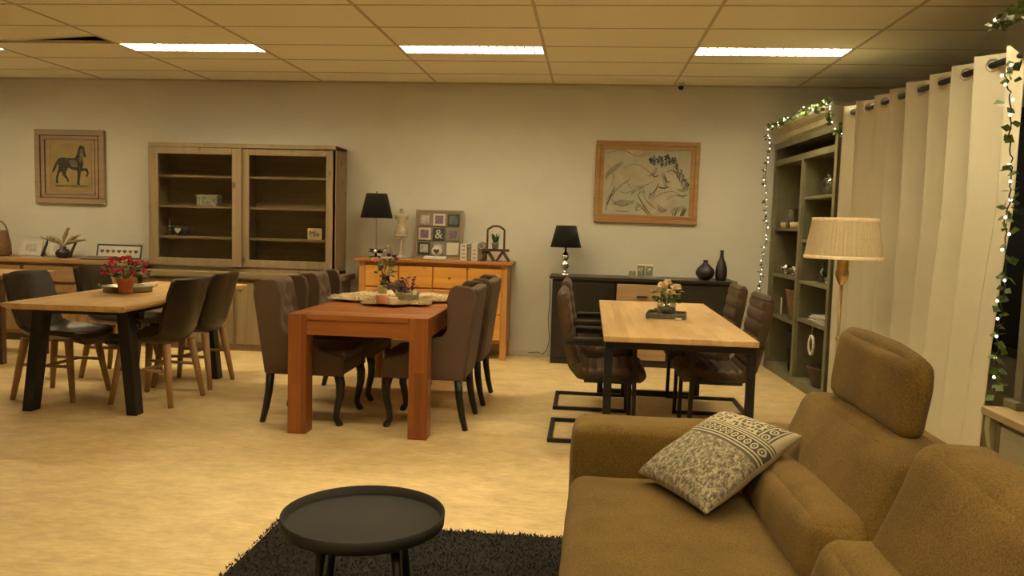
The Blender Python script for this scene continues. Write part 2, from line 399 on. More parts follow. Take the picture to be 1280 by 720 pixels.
def leaf(mb, p, d, size, wid=.5, droop=0):
    d = Vector(d).normalized(); up = Vector((random.uniform(-1, 1), random.uniform(-1, 1), random.uniform(.2, 1))); s_ = d.cross(up)
    if s_.length < .01: s_ = d.cross(Vector((1, 0, 0)))
    s_.normalize(); n = s_.cross(d); p = Vector(p)
    a = mb.v(p); b = mb.v(p+d*size*.45+s_*size*wid*.5+n*size*.06); c = mb.v(p+d*size+Vector((0, 0, -droop*size))); e = mb.v(p+d*size*.45-s_*size*wid*.5+n*size*.06); k = mb.v(p+d*size*.5)
    mb.f([a, b, k], True); mb.f([b, c, k], True); mb.f([c, e, k], True); mb.f([e, a, k], True)
def bloom(mb, c, r, layers=3):
    c = Vector(c)
    mb.ball(c, r*.45, 6)
    for L in range(layers):
        n = 6+L
        for k in range(n):
            a = 2*PI*k/n+L*.5; el = .9-.45*L; d = Vector((math.cos(a)*math.cos(el), math.sin(a)*math.cos(el), math.sin(el)))
            leaf(mb, c+d*r*.15, d, r*.95, .95)

# ------------------------------------------------------------------ room
H = 2.774; YW = 8.22; XL, XR, YB = -7.6, 3.6, -3.9
struct(box(XL-.1, XR+.1, YB-.1, YW+.1, -.1, 0).build('floor', 'floor'))
struct(box(XL-.1, XR+.1, YW, YW+.12, 0, H+.3).build('wall_back', 'wall'))
struct(box(XL-.12, XL, YB, YW, 0, H+.3).build('wall_left', 'wall'))
struct(box(XL, XR, YB-.12, YB, 0, H+.3).build('wall_front', 'wall'))
w = MB(); w.box(XR, XR+.12, YB, YW, 0, .35); w.box(XR, XR+.12, YB, YW, 2.45, H+.3); w.box(XR, XR+.12, 7.6, YW, .35, 2.45); w.box(XR, XR+.12, YB, -2.5, .35, 2.45)
struct(w.build('wall_right', 'wall'))
w = MB()
for i in range(5):
    y = -2.5+i*10.1/4; w.box(XR-.02, XR+.06, y-.035, y+.035, .35, 2.45)
w.box(XR-.02, XR+.06, -2.5, 7.6, .35, .42); w.box(XR-.02, XR+.06, -2.5, 7.6, 2.38, 2.45); w.box(XR-.02, XR+.06, -2.5, 7.6, 1.55, 1.60)
wf = struct(w.build('window_1', 'charcoal')); box(XR+.03, XR+.04, -2.5, 7.6, .35, 2.45).build('window_pane', 'night', wf)
struct(box(XL, XR, YW-.012, YW, 0, .045).build('baseboard_back', 'white', bevel=.003))
# suspended ceiling: boards in a 1.2 x 0.6 grid, with openings for the lamps
X0, Y0 = -2.81, 5.91
LX = [X0-3.6, X0-1.2, X0+1.2, X0+3.6]; LY = [Y0+.6, Y0-2.4, Y0-5.4, Y0-8.4]
mb = MB(); i0 = -4
def snap(v): return round(v, 3)
DARK = {(0, 1), (0, 2), (0, 3), (1, 1), (1, 2), (1, 3), (3, 3)}   # no lamps over the left front of the room
lamps = [(snap(x), snap(y)) for i, x in enumerate(LX) for j, y in enumerate(LY) if (i, j) not in DARK]
xs = [X0+1.2*i for i in range(-5, 7)]; lifted = (snap(X0-2.4), snap(Y0))
for i in range(-5, 6):
    for j in range(-17, 4):
        x0, y0 = X0+1.2*i, Y0+.6*j; x1, y1 = min(x0+1.2, XR), min(y0+.6, YW)
        x0c, y0c = max(x0, XL), max(y0, YB)
        if x0c >= x1 or y0c >= y1 or (snap(x0), snap(y0)) == lifted: continue
        if (snap(x0), snap(y0)) in lamps: y0c = y0+.3
        mb.box(x0c+.006, x1-.006, y0c+.006, y1-.006, H, H+.015)
struct(mb.build('ceiling', 'ceiling'))
mb = MB()
for i in range(-4, 6):
    x = X0+1.2*i; mb.box(x-.011, x+.011, YB, YW, H-.004, H+.02)
for j in range(-16, 4):
    y = Y0+.6*j; mb.box(XL, XR, y-.009, y+.009, H-.003, H+.02)
struct(mb.build('trim_1', 'tbar'))
mb = MB(); mb.box(XL, XR, YW-.03, YW, H-.012, H+.01); struct(mb.build('trim_2', 'tbar'))
struct(box(XL, XR, YB, YW, H+.26, H+.3).build('dark_plenum_sheet', 'dark_void'))  # dark sheet over the ceiling void; the gap's shade is in its colour
def lt(u, v): return (X0-2.4+.02+1.16*u, Y0+.02+.57*v, H+.012+.075*max(0, u-.3)*v)
mb = MB(); mb.grid(lt, 8, 4); tag(mb.build('ceiling_tile', 'ceiling', solid=.014, off=1), 'ceiling tile lifted askew beside the left lamps, dark gap at its corner', 'ceiling tile')
# ceiling lamps
M['lamp'] = emit('fluorescent_glow', (1.0, .84, .50, 1), 26)
M['louver'] = plain('louver_white', LC(.62, .62, .6), .35, var=.03)
def make_lamp(label):
    t = thing('ceiling_lamp', label, 'ceiling lamp', (0, 0, 0), 0, 'recessed ceiling lamps')
    h = MB(); h.box(.008, .02, .008, .292, 0, .09); h.box(1.18, 1.192, .008, .292, 0, .09); h.box(.02, 1.18, .008, .018, 0, .09); h.box(.02, 1.18, .282, .292, 0, .09); h.box(.008, 1.192, .008, .292, .09, .1)
    h.build('housing', 'white_metal', t)
    l = MB()
    for k in range(1, 16):
        x = .02+1.16*k/16; l.box(x-.006, x+.006, .02, .28, .002, .016)
    for y in (.105, .195): l.box(.02, 1.18, y-.002, y+.002, .002, .016)
    l.build('louver', 'louver', t)
    box(.03, 1.17, .03, .27, .078, .08).build('lamp_panel', 'lamp', t)
    return t
vis = {(0, 0): 'louvered ceiling lamp cut off by the left picture edge', (1, 0): 'long ceiling lamp above the glass door cupboard', (2, 0): 'long louvered ceiling lamp in the middle of the ceiling', (3, 0): 'long louvered ceiling lamp above the couple drawing, rightmost lamp'}
L0 = None
for i, x in enumerate(LX):
    for j, y in enumerate(LY):
        if (i, j) in DARK: continue
        lab = vis.get((i, j), 'louvered ceiling lamp in the rows overhead, out of the picture')
        if L0 is None: L0 = make_lamp(lab); L0.location = (x, y, H)
        else: dup(L0, (x, y, H), 0, lab)
d = atZ(852, 103, H)
t = thing('smoke_detector', 'small dark round detector on the ceiling near back wall', 'detector', (d.x, YW-.14, H))
MB().lathe([(.035, 0), (.035, -.015), (.03, -.03), (.001, -.032)]).build('base', 'white', t); MB().ball((0, 0, -.042), .027).build('sensor_dome', 'black_leg', t)

# ------------------------------------------------------------------ wingback chairs
def make_wing(label):
    t = thing('wingback_chair', label, 'chair', (0, 0, 0), 0, 'buttoned wingback chairs round the red-brown table')
    W = .27
    def prof(): return [(-.255, .33), (-.335, .86), (-.325, .92), (-.29, .945), (-.20, .95), (-.165, .93), (-.145, .86), (-.15, .76), (-.15, .66), (-.12, .615), (-.03, .60), (.05, .57), (.12, .50), (.20, .475), (.27, .465), (.275, .33)]
    for sg in (-1, 1):
        w = MB(); w.prism(prof(), 'y', sg*(W-.045), sg*W); w.build('wing', 'taupe', t, bevel=.014, seg=3)
    b = MB(); b.hexa([(-.27, -.235, .33), (-.17, -.235, .33), (-.17, .235, .33), (-.27, .235, .33), (-.345, -.25, .93), (-.265, -.25, .93), (-.265, .25, .93), (-.345, .25, .93)])
    b.build('backrest', 'taupe', t, bevel=.02, seg=3)
    # buttoned inner pad
    btn = [(u, v) for r_, v in enumerate((.2, .4, .6, .8)) for u in ((.2, .5, .8) if r_ % 2 == 0 else (.35, .65))]
    def tuft(u, v):
        dmin = min(math.hypot((u-a)*1.0, (v-c)*1.0) for a, c in btn)
        y = -.218+.436*u; z = .47+.47*v; xx = -.185-.09*v+.035*min(1, dmin/.15)**.7
        e = min(u, 1-u, v, 1-v); xx -= .03*max(0, 1-e/.06)
        return (xx, y, z)
    bk = MB(); bk.grid(tuft, 30, 34); pad = bk.build('tufted_pad', 'taupe_in', t)
    q = MB()
    for a, c in btn: p = tuft(a, c); q.ball((p[0]+.004, p[1], p[2]), .010, 6)
    q.build('buttons', 'taupe', pad)
    MB().soft([(-.25, -.225, .33), (.265, -.225, .33), (.265, .225, .33), (-.25, .225, .33), (-.25, -.225, .43), (.27, -.225, .43), (.27, .225, .43), (-.25, .225, .43)], .02, .0, 8).build('seat_frame', 'taupe', t)
    MB().soft([(-.20, -.222, .42), (.275, -.222, .42), (.275, .222, .42), (-.20, .222, .42), (-.20, -.22, .50), (.27, -.22, .50), (.27, .22, .50), (-.20, .22, .50)], .03, .012, 8).build('seat', 'taupe_in', t)
    for sg in (-1, 1):
        # cabriole front leg
        MB().tube([(.235, sg*.235, .34), (.25, sg*.237, .28), (.248, sg*.236, .20), (.228, sg*.235, .11), (.222, sg*.235, .05), (.245, sg*.237, .015), (.25, sg*.238, .0)], [.032, .031, .027, .022, .020, .023, .021], 10).build('leg', 'black_leg', t)
        MB().tube([(-.225, sg*.235, .34), (-.235, sg*.235, .22), (-.255, sg*.236, .10), (-.28, sg*.237, .0)], [.028, .025, .022, .019], 10).build('leg', 'black_leg', t)
    return t
w0 = make_wing('buttoned wingback chair, left side of the red-brown table, nearest the camera'); w0.location = (-1.835, 5.28, 0)
dup(w0, (-1.835, 6.04, 0), 0, 'buttoned wingback chair, left side of the red-brown table, farther one by the glass cupboard')
dup(w0, (-1.04, 5.32, 0), PI, 'wingback chair on the right side of the red-brown table, nearest, its rear towards the camera')
dup(w0, (-1.02, 6.06, 0), PI, 'wingback chair on the right side of the red-brown table, farther one before the pine chest')

# red-brown table
t = thing('dining_table', 'chunky red-brown wooden dining table with a hide on top', 'table', (-1.405, 5.80, 0))
hx, hy = .445, 1.0
MB().box(-hx+.03, hx-.03, -hy+.13, hy-.13, .725, .76).build('tabletop', 'acacia', t, bevel=.003)
MB().box(-hx+.125, hx-.125, -hy, -hy+.13, .725, .76).box(-hx+.125, hx-.125, hy-.13, hy, .725, .76).box(-hx, -hx+.03, -hy+.12, hy-.12, .725, .76).box(hx-.03, hx, -hy+.12, hy-.12, .725, .76).build('tabletop_border', 'acacia_rail', t, bevel=.003)
MB().box(-hx+.12, hx-.12, -hy+.006, -hy+.03, .63, .725).box(-hx+.12, hx-.12, hy-.03, hy-.006, .63, .725).box(-hx+.006, -hx+.03, -hy+.12, hy-.12, .63, .725).box(hx-.03, hx-.006, -hy+.12, hy-.12, .63, .725).build('apron', 'acacia_rail', t, bevel=.003)
for sx in (-1, 1):
    for sy in (-1, 1):
        a, b = sorted((sx*hx, sx*(hx-.12))); c, e = sorted((sy*hy, sy*(hy-.12)))
        box(a, b, c, e, 0, .761).build('leg', 'acacia_leg', t, bevel=.004)
TZ = .761
# hide
def hide(u, v):
    a = u*2*PI; rr = v
    lob = 1+.15*math.sin(4*a+.6)+.10*math.sin(7*a+1.3)+.07*math.sin(13*a)
    x = -1.42+.44*rr*lob*math.cos(a); y = 5.86+.45*rr*lob*math.sin(a)
    x = max(-1.84, min(-.965, x))
    return (x, y, TZ+.012+.022*(.6+noise.noise(Vector((x*9, y*9, 0))))*(1-v**6)+.004)
mb = MB(); mb.grid(hide, 64, 14); bmesh.ops.remove_doubles(mb.b, verts=mb.b.verts, dist=.0005)
for k in range(16000):
    u_, v_ = random.random(), math.sqrt(random.random())*1.02; p = Vector(hide(u_, min(v_, 1))); a = random.uniform(0, 2*PI); o_ = Vector((math.cos(u_*2*PI), math.sin(u_*2*PI), 0))
    q_ = p+Vector((random.uniform(-.012, .012), random.uniform(-.012, .012), random.uniform(.004, .016)))+o_*.022; w_ = .0035
    mb.f([mb.v(p-Vector((math.cos(a)*w_, math.sin(a)*w_, 0))), mb.v(p+Vector((math.cos(a)*w_, math.sin(a)*w_, 0))), mb.v(q_)])
tag(mb.build('cowhide', 'hide', recalc=False), 'pale cream and tan animal hide laid across the red-brown table', 'hide')
def candle(px, py, Y, mat, r, h, label, z=.785):
    p = atZ(px, py, z); t = thing('candle', label, 'candle', (p.x, p.y, z))
    MB().lathe([(r*.96, 0), (r, .004), (r, h-.004), (r*.93, h), (r*.3, h-.004), (.001, h-.006)]).build('wax', mat, t)
    MB().tube([(0, 0, h-.008), (.001, 0, h+.006)], .0015, 6).build('wick', 'charcoal', t)
candle(476.5, 379, 0, 'wax_pink', .036, .062, 'salmon pink block candle at the front of the hide')
candle(491, 380.5, 0, 'wax_cream', .034, .05, 'low cream candle on the hide, between pink candle and basket')
candle(478, 369, 0, 'wax_green', .034, .075, 'olive green candle behind the salmon pink one')
p = atZ(482, 365, .785)
t = thing('flower_vase', 'grey green glass vase with pale pink rose and dark sprigs on the red-brown table', 'vase', tuple(p))
MB().lathe([(.035, 0), (.045, .01), (.05, .05), (.035, .09), (.028, .115), (.034, .13), (.031, .128), (.024, .11), (.03, .09), (.044, .05), (.04, .014), (.001, .012)]).build('vase', 'smoke_glass', t)
mb = MB(); fl = MB()
for k in range(60):
    a = random.uniform(0, 2*PI); h = random.uniform(.12, .26); r = random.uniform(.01, .07)
    leaf(mb, (r*math.cos(a), r*math.sin(a), h), (math.cos(a), math.sin(a), random.uniform(-.2, .8)), random.uniform(.025, .05), .5)
for k in range(9):
    a = k*.7; mb.tube([(0, 0, .02), (.03*math.cos(a), .03*math.sin(a), .15), (.07*math.cos(a), .07*math.sin(a), .25)], .002, 5)
mb.build('foliage', 'leaf', t)
mb = MB(); bloom(mb, (-.085, -.01, .25), .035); mb.build('flower', 'palepink', t)
for q in ((.06, .02, .28), (.09, -.01, .26), (.02, .01, .29), (-.03, -.02, .19)):
    mb = MB(); bloom(mb, q, .022, 2); mb.build('flower', 'mauve', t)
p = atZ(509, 376, .785)
t = thing('basket', 'small oval grey basket with twigs and a white tag on the red-brown table', 'basket', tuple(p))
mb = MB(); wob = lambda k, z: .03*math.sin(k*PI/2+z*500)
mb.lathe([(.07, 0), (.078, .012), (.082, .03), (.085, .048), (.088, .065), (.083, .065), (.076, .03), (.001, .01)], n=48, wob=wob); mb.build('basket_body', 'zinc', t)
mb = MB()
for k in range(34):
    a = random.uniform(0, 2*PI); b = Vector((-.03+random.uniform(-.04, .05), random.uniform(-.03, .03), .03)); e = b+Vector((random.uniform(-.16, -.02), random.uniform(-.03, .03), random.uniform(.06, .13)))
    mb.tube([b, (b+e)/2+Vector((.01, 0, .015)), e], .004, 5)
mb.build('twigs', 'twig', t)
mb = MB()
for k in range(70):
    a = random.uniform(0, 2*PI); e = random.uniform(0, 1.3); leaf(mb, (.0+.03*math.cos(a), .03*math.sin(a), .10+random.uniform(-.03, .06)), (math.cos(a), math.sin(a), e), .035, .4)
mb.build('sprig', 'mauve', t)
box(.055, .085, -.075, -.072, .05, .085).build('price_tag', 'white', t)

# ------------------------------------------------------------------ left oak table with black slanted legs
t = thing('dining_table', 'light oak table with black slanting legs, flowers on top', 'table', (-3.315, 5.69, 0), R(2.0))
hx, hy = .405, .985
MB().hexa([(-hx+.03, -hy+.03, .728), (hx-.03, -hy+.03, .728), (hx-.03, hy-.03, .728), (-hx+.03, hy-.03, .728), (-hx, -hy, .75), (hx, -hy, .75), (hx, hy, .75), (-hx, hy, .75)]).box(-hx, hx, -hy, hy, .75, .768).build('tabletop', 'oak', t, bevel=.002)
MB().box(-.38, .22, -.66, -.62, .67, .728).box(-.38, .22, .62, .66, .67, .728).box(-.38, -.34, -.62, .62, .67, .728).box(.18, .22, -.62, .62, .67, .728).build('apron', 'black_metal', t, bevel=.002)
for sx in (-1, 1):
    for sy in (-1, 1):
        MB().hexa([(-.085+sx*.365+a*.036, sy*.64+b*.045, 0) for a, b in ((-1, -1), (1, -1), (1, 1), (-1, 1))]+[(-.08+sx*.285+a*.042, sy*.62+b*.045, .728) for a, b in ((-1, -1), (1, -1), (1, 1), (-1, 1))]).build('leg', 'black_metal', t, bevel=.003)
# tray and potted plant
p = atZ(160, 364, .77)
t = thing('tray', 'round zinc tray with raised rim on the left oak table', 'tray', (p.x, p.y, .769))
MB().lathe([(.155, 0), (.168, .004), (.174, .042), (.178, .044), (.171, .044), (.163, .008), (.001, .006)], n=48).build('tray_body', 'zinc', t)
mb = MB()
for sg in (0, 1):
    a0 = R(20)+PI*sg; mb.tube([(.175*math.cos(a0+q), .175*math.sin(a0+q), .03+.02*math.sin((q+.25)/.5*PI)) if abs(q) > .24 else (.20*math.cos(a0+q), .20*math.sin(a0+q), .035+.02*math.sin((q+.25)/.5*PI)) for q in (-.25, -.15, 0, .15, .25)], .004, 6)
mb.build('handles', 'zinc', t)
p = atZ(157, 366, .776)
t = thing('potted_plant', 'bright pink flowering plant in a terracotta pot on the round tray', 'plant', tuple(p))
MB().lathe([(.040, 0), (.044, .003), (.058, .085), (.064, .086), (.066, .108), (.060, .110), (.056, .095), (.001, .09)]).build('pot', 'terracotta', t)
mb = MB()
for k in range(260):
    a = random.uniform(0, 2*PI); e = random.uniform(-.15, 1.2); r = random.uniform(.04, .14); c = Vector((math.cos(a)*math.cos(e)*r*1.15, math.sin(a)*math.cos(e)*r, .12+abs(math.sin(e))*r*.9))
    leaf(mb, c, (math.cos(a), math.sin(a), random.uniform(-.3, .7)), random.uniform(.025, .045), .55)
for k in range(10):
    a = k*.63; mb.tube([(0, 0, .09), (.05*math.cos(a), .05*math.sin(a), .16), (.10*math.cos(a), .10*math.sin(a), .19)], .003, 5)
mb.build('foliage', 'leaf', t)
for q in ((-.045, -.1, .21), (-.02, -.12, .165), (.03, -.12, .17), (-.15, -.03, .17), (-.17, 0, .13), (.02, -.05, .25), (.07, -.05, .225), (.11, -.03, .22), (.10, -.07, .15), (.15, 0, .21), (-.08, -.04, .235), (-.10, -.08, .13), (.0, .05, .25), (.16, -.03, .16), (-.02, -.04, .24)):
    mb = MB(); bloom(mb, q, .027, 2); mb.build('flower', 'pink', t)

# shell chairs
def make_shell(label):
    t = thing('shell_chair', label, 'chair', (0, 0, 0), 0, 'dark leather shell chairs round the left oak table')
    P = [(.245, .40), (.25, .435), (.22, .462), (.12, .455), (0, .445), (-.12, .445), (-.19, .465), (-.225, .52), (-.25, .60), (-.275, .70), (-.30, .80), (-.325, .885), (-.335, .905)]
    Wd = [.20, .215, .225, .23, .23, .225, .22, .225, .235, .24, .235, .225, .21]
    def sh(u, v):
        k = v*(len(P)-1); i = min(int(k), len(P)-2); f = k-i; x = P[i][0]*(1-f)+P[i+1][0]*f; z = P[i][1]*(1-f)+P[i+1][1]*f; w = Wd[i]*(1-f)+Wd[i+1]*f
        s = u*2-1; bk = max(0, min(1, (k-5)/3)); st = 1-bk; end = max(0, 1-abs(k-5.8)/3.5)
        return (x+.06*bk*s*s+.02*end*s*s, w*s*(1-.0*s*s), z+(.03*st+.05*end)*abs(s)**3)
    s = MB(); s.grid(sh, 18, 36); o = s.build('shell', 'leather_dark', t, solid=.038, off=0, bevel=.012, seg=3)
    q = MB(); q.tube([Vector(sh(.5, v/30.))+Vector((.021 if v > 14 else 0, 0, .021 if v <= 14 else .004)) for v in range(2, 30)], .0025, 5); q.build('seam', 'charcoal', o)
    for sx in (-1, 1):
        for sy in (-1, 1):
            MB().tube([(sx*.165-.01, sy*.16, .44), (sx*.23-.01, sy*.215, 0)], [.029, .018], 12).build('leg', 'oak_leg', t)
    MB().tube([(-.19, -.18, .25), (.18, -.18, .25)], .012, 8).build('stretcher', 'oak_leg', t)
    MB().tube([(-.19, .18, .25), (.18, .18, .25)], .012, 8).build('stretcher', 'oak_leg', t)
    MB().tube([(0, -.18, .25), (0, .18, .25)], .012, 8).build('stretcher', 'oak_leg', t)
    return t
s0 = make_shell('dark leather shell chair, left side of the left oak table, nearest the camera'); s0.location = (-3.83, 5.50, 0)
dup(s0, (-3.87, 6.33, 0), R(3), 'dark leather shell chair, left of the left oak table, farther one')
dup(s0, (-3.105, 5.50, 0), PI-R(3), 'dark leather shell chair, right of the left oak table, nearer one')
dup(s0, (-3.14, 6.10, 0), PI+R(2), 'dark leather shell chair, right of the left oak table, farther one')

# ------------------------------------------------------------------ right table with steel frame
t = thing('dining_table', 'light oak plank table on black steel frame legs beside the sofa', 'table', (.515, 5.43, 0))
hx, hy = .415, 1.07
box(-hx, hx, -hy, hy, .728, .76).build('tabletop', 'oak', t, bevel=.003)
MB().box(-hx+.01, hx-.01, -hy+.02, -hy+.06, .69, .728).box(-hx+.01, hx-.01, hy-.06, hy-.02, .69, .728).box(-hx+.01, -hx+.05, -hy+.06, hy-.06, .69, .728).box(hx-.05, hx-.01, -hy+.06, hy-.06, .69, .728).build('apron', 'black_metal', t, bevel=.002)
for sy in (-1, 1):
    y = sy*(hy-.04)
    for sx in (-1, 1): box(sx*(hx-.03)-.022, sx*(hx-.03)+.022, y-.022, y+.022, .0, .69).build('leg', 'black_metal', t, bevel=.002)
    box(-hx+.03, hx-.03, y-.022, y+.022, .0, .045).build('floor_bar', 'black_metal', t, bevel=.002)
# cantilever chairs
def make_cant(label):
    t = thing('cantilever_chair', label, 'chair', (0, 0, 0), 0, 'brown leather cantilever chairs round the steel frame table')
    # centre line of the padded shell (x,z) and half thickness
    P = [(-.205, .95, .030), (-.20, .90, .036), (-.185, .80, .038), (-.165, .68, .038), (-.14, .57, .038), (-.115, .485, .04), (-.07, .435, .042), (0, .425, .042), (.10, .43, .045), (.20, .437, .05), (.28, .437, .052), (.335, .43, .050)]
    n = 180; prof_o = []; prof_i = []
    def pt(k):
        i = min(int(k), len(P)-2); f = k-i; return [P[i][j]*(1-f)+P[i+1][j]*f for j in range(3)]
    for q in range(n+1):
        k = q/n*(len(P)-1); a = pt(max(0, k-.05)); b = pt(min(len(P)-1, k+.05)); d = Vector((b[0]-a[0], b[1]-a[1])).normalized(); nn = Vector((-d.y, d.x)); c = pt(k)
        rid = .011*abs(math.sin(q/n*PI*15))**.6-.001 if .06 < q/n < .93 else .010
        e = math.sqrt(max(0, min(1, min(q, n-q)/9)))
        prof_i.append((c[0]+nn.x*(c[2]-.008+rid)*e, c[1]+nn.y*(c[2]-.008+rid)*e)); prof_o.append((c[0]-nn.x*c[2]*e, c[1]-nn.y*c[2]*e))
    loop = prof_i+prof_o[::-1]
    s = MB(); W = .225
    for (ring_a, ring_b) in ((0, 1),):
        pass
    ys = [-W, -W+.012, -W+.045, 0, W-.045, W-.012, W]; sc = [.7, .93, 1, 1, 1, .93, .7]
    cen = [tuple((prof_i[i][j]+prof_o[i][j])/2 for j in (0, 1)) for i in range(n+1)]; cen2 = cen+cen[::-1]
    rings = []
    for y, c in zip(ys, sc): rings.append([s.v((cen2[i][0]+(p[0]-cen2[i][0])*c, y, cen2[i][1]+(p[1]-cen2[i][1])*c)) for i, p in enumerate(loop)])
    N = len(loop)
    for a, b in zip(rings, rings[1:]):
        for i in range(N): s.f([a[i], a[(i+1) % N], b[(i+1) % N], b[i]], True)
    for rg in (rings[0], rings[-1]):
        for i in range(n): s.f([rg[i], rg[i+1], rg[2*n-i], rg[2*n+1-i]], True)
    s.build('padded_shell', 'leather_brown', t)
    fr = MB(); r = .0125
    yb = .27
    def sq(pts):
        for a, b in zip(pts, pts[1:]):
            a, b = Vector(a), Vector(b); dd = (b-a).normalized()*r; fr.bar(a-dd, b+dd, .026, .026)
    for sg in (-1, 1):
        sq([(-.255, sg*yb, .0135), (.265, sg*yb, .0135), (.255, sg*yb, .635), (-.16, sg*yb, .635), (-.165, sg*.215, .635)])
    sq([(-.255, -yb, .0135), (-.255, yb, .0135)])
    fr.build('steel_frame', 'black_metal', t, bevel=.003)
    for sg in (-1, 1): MB().soft([(-.12, sg*yb-.022, .645), (.24, sg*yb-.022, .645), (.24, sg*yb+.022, .645), (-.12, sg*yb+.022, .645), (-.12, sg*yb-.022, .672), (.24, sg*yb-.022, .672), (.24, sg*yb+.022, .672), (-.12, sg*yb+.022, .672)], .012, 0, 6).build('arm_pad', 'leather_dark', t)
    u = MB(); 
    for x in (.05, .2): u.bar((x, -yb, .40), (x, yb, .40), .022, .016)
    for sg in (-1, 1): u.bar((.262, sg*yb, .40), (-.05, sg*yb, .40), .02, .02)
    u.build('seat_support', 'black_metal', t)
    return t
c0 = make_cant('brown leather cantilever chair, left side of the steel frame table, nearest the sofa'); c0.location = (.05, 5.19, 0)
dup(c0, (.045, 6.09, 0), 0, 'brown cantilever chair, left of the steel frame table, farther one')
dup(c0, (.93, 5.30, 0), PI, 'brown leather cantilever chair, right side of the steel frame table, nearer one beside the sofa')
dup(c0, (.93, 6.14, 0), PI, 'brown cantilever chair, right of the steel frame table, farther one')
# an extra chair whose base end shows beside the sofa arm
p = atZ(689, 552, 0)
dup(c0, (p.x+.255, 4.67, 0), 0, 'cantilever chair mostly hidden by the sofa arm, only its base shows') if False else None
# on the table
p = atZ(833, 396, .762)
t = thing('tray', 'dark square wooden tray under the rose vase', 'tray', (p.x, p.y, .7615), R(-8))
MB().box(-.13, .13, -.13, .13, 0, .012).box(-.13, .13, -.13, -.12, .012, .03).box(-.13, .13, .12, .13, .012, .03).box(-.13, -.12, -.12, .12, .012, .03).box(.12, .13, -.12, .12, .012, .03).build('tray_body', 'tray_wood', t, bevel=.002)
t = thing('flower_vase', 'square glass vase with cream roses on the dark tray', 'vase', (p.x, p.y+.02, .774))
mb = MB(); mb.lathe([(.055, 0), (.062, .004), (.064, .10), (.060, .10), (.057, .012), (.001, .01)], n=24); mb.build('vase', 'jar', t)
MB().lathe([(.001, .011), (.055, .011), (.056, .05), (.001, .052)], n=24).build('pebbles', 'stone', t)
mb = MB()
for k in range(90):
    a = random.uniform(0, 2*PI); r = random.uniform(.02, .08); leaf(mb, (r*math.cos(a), r*math.sin(a), random.uniform(.09, .17)), (math.cos(a), math.sin(a), random.uniform(-.3, .6)), random.uniform(.03, .05), .6)
for k in range(6): mb.tube([(0, 0, .02), (.03*math.cos(k), .03*math.sin(k), .15)], .003, 5)
mb.build('foliage', 'leaf_ivy', t)
for q in ((-.035, -.02, .195), (.0, .02, .21), (.045, -.03, .185), (.065, .02, .18), (.02, -.055, .15)):
    mb = MB(); bloom(mb, q, .034, 3); mb.build('rose', 'cream_petal', t)
p = atZ(848, 400, .764)
tag(MB().box(p.x-.02, p.x+.02, p.y-.012, p.y+.012, .7615, .775).build('place_card', 'white', bevel=.002), 'small white card at the front edge of the dark tray', 'card')
for k, (a, b, lab) in enumerate(((815, 389, 'left one of the small pebbles on the dark tray'), (820, 387, 'right one of the small pebbles on the dark tray'))):
    p = atZ(a, b, .78); tag(MB().ball((p.x, p.y, .785), .012, 8, (1.3, 1, .8)).build('pebble', 'stone'), lab, 'stone', 'pebbles on the tray')
# ------------------------------------------------------------------ glass door cupboard
t = thing('display_cupboard', 'tall grey oak cupboard with two sliding glass doors', 'cupboard', (-3.475, 7.95, 0))
# local x -0.98..+0.98 ; y -.27 .. +.25
a0, a1 = -1.02, .94
MB().box(a0-.06, a1+.10, -.29, .26, .735, .79).build('base_top', 'grey_oak_x', t, bevel=.004)
MB().box(a0-.01, a1+.05, -.24, .25, 0, .735).build('base', 'grey_oak', t, bevel=.003)
for k, (x0, x1) in enumerate(((a0+.02, -.06), (-.02, a1+.02))): MB().box(x0, x1, -.262, -.241, .07, .70).build('base_door', 'grey_oak', t, bevel=.003)
up = MB(); up.box(a0, a0+.035, -.10, .25, .79, 2.07); up.box(a1-.035, a1, -.10, .25, .79, 2.07); up.box(a0, a1, -.12, .25, 2.04, 2.08); up.box(a0, a1, -.10, .25, .79, .82); up.box(-.06, -.03, -.05, .25, .82, 2.04)
up.build('carcass', 'grey_oak', t, bevel=.002)
box(a0+.03, a1-.03, .235, .25, .81, 2.05).build('back_panel', 'grey_oak_x', t)
for z in (1.135, 1.45, 1.76): box(a0+.036, a1-.036, -.062, .234, z-.022, z).build('shelf', 'grey_oak_x', t)
for k, (x0, x1, y) in enumerate(((a0+.005, -.03, -.10), (-.065, a1-.005, -.07))):
    fr = 0.1; dr = MB(); dr.box(x0, x0+fr, y-.03, y, .84, 2.035); dr.box(x1-fr, x1, y-.03, y, .84, 2.035); dr.box(x0+fr, x1-fr, y-.03, y, 1.97, 2.035); dr.box(x0+fr, x1-fr, y-.03, y, .84, .915)
    d_ = dr.build('sliding_door', 'grey_oak', t, bevel=.003); box(x0+fr, x1-fr, y-.016, y-.012, .915, 1.97).build('glass_pane', 'glass_door', d_)
CB = 8.02
p = atY(262, 256, CB); t = thing('box', 'small patterned grey box on the middle shelf behind the left glass door', 'box', (p.x, CB, 1.451))
MB().box(-.11, .11, -.06, .05, 0, .10).build('box_body', plain('patterned_paper', LC(.35, .33, .28), .8, var=.9, sc=70), t, bevel=.004); MB().box(-.113, .113, -.063, .053, .10, .115).build('lid', 'paper_grey', t)
p = atY(227, 292, CB); t = thing('cup', 'dark cup with a white heart in the glass cupboard', 'cup', (p.x, CB, 1.136))
MB().lathe([(.035, 0), (.05, .01), (.075, .05), (.08, .10), (.076, .10), (.07, .05), (.001, .02)]).build('bowl', 'charcoal', t)
MB().tube([(.075, 0, .09), (.115, 0, .085), (.11, 0, .04), (.06, 0, .03)], .007, 6).build('handle', 'charcoal', t); MB().tube([(-.075, 0, .09), (-.115, 0, .085), (-.11, 0, .04), (-.06, 0, .03)], .007, 6).build('handle', 'charcoal', t)
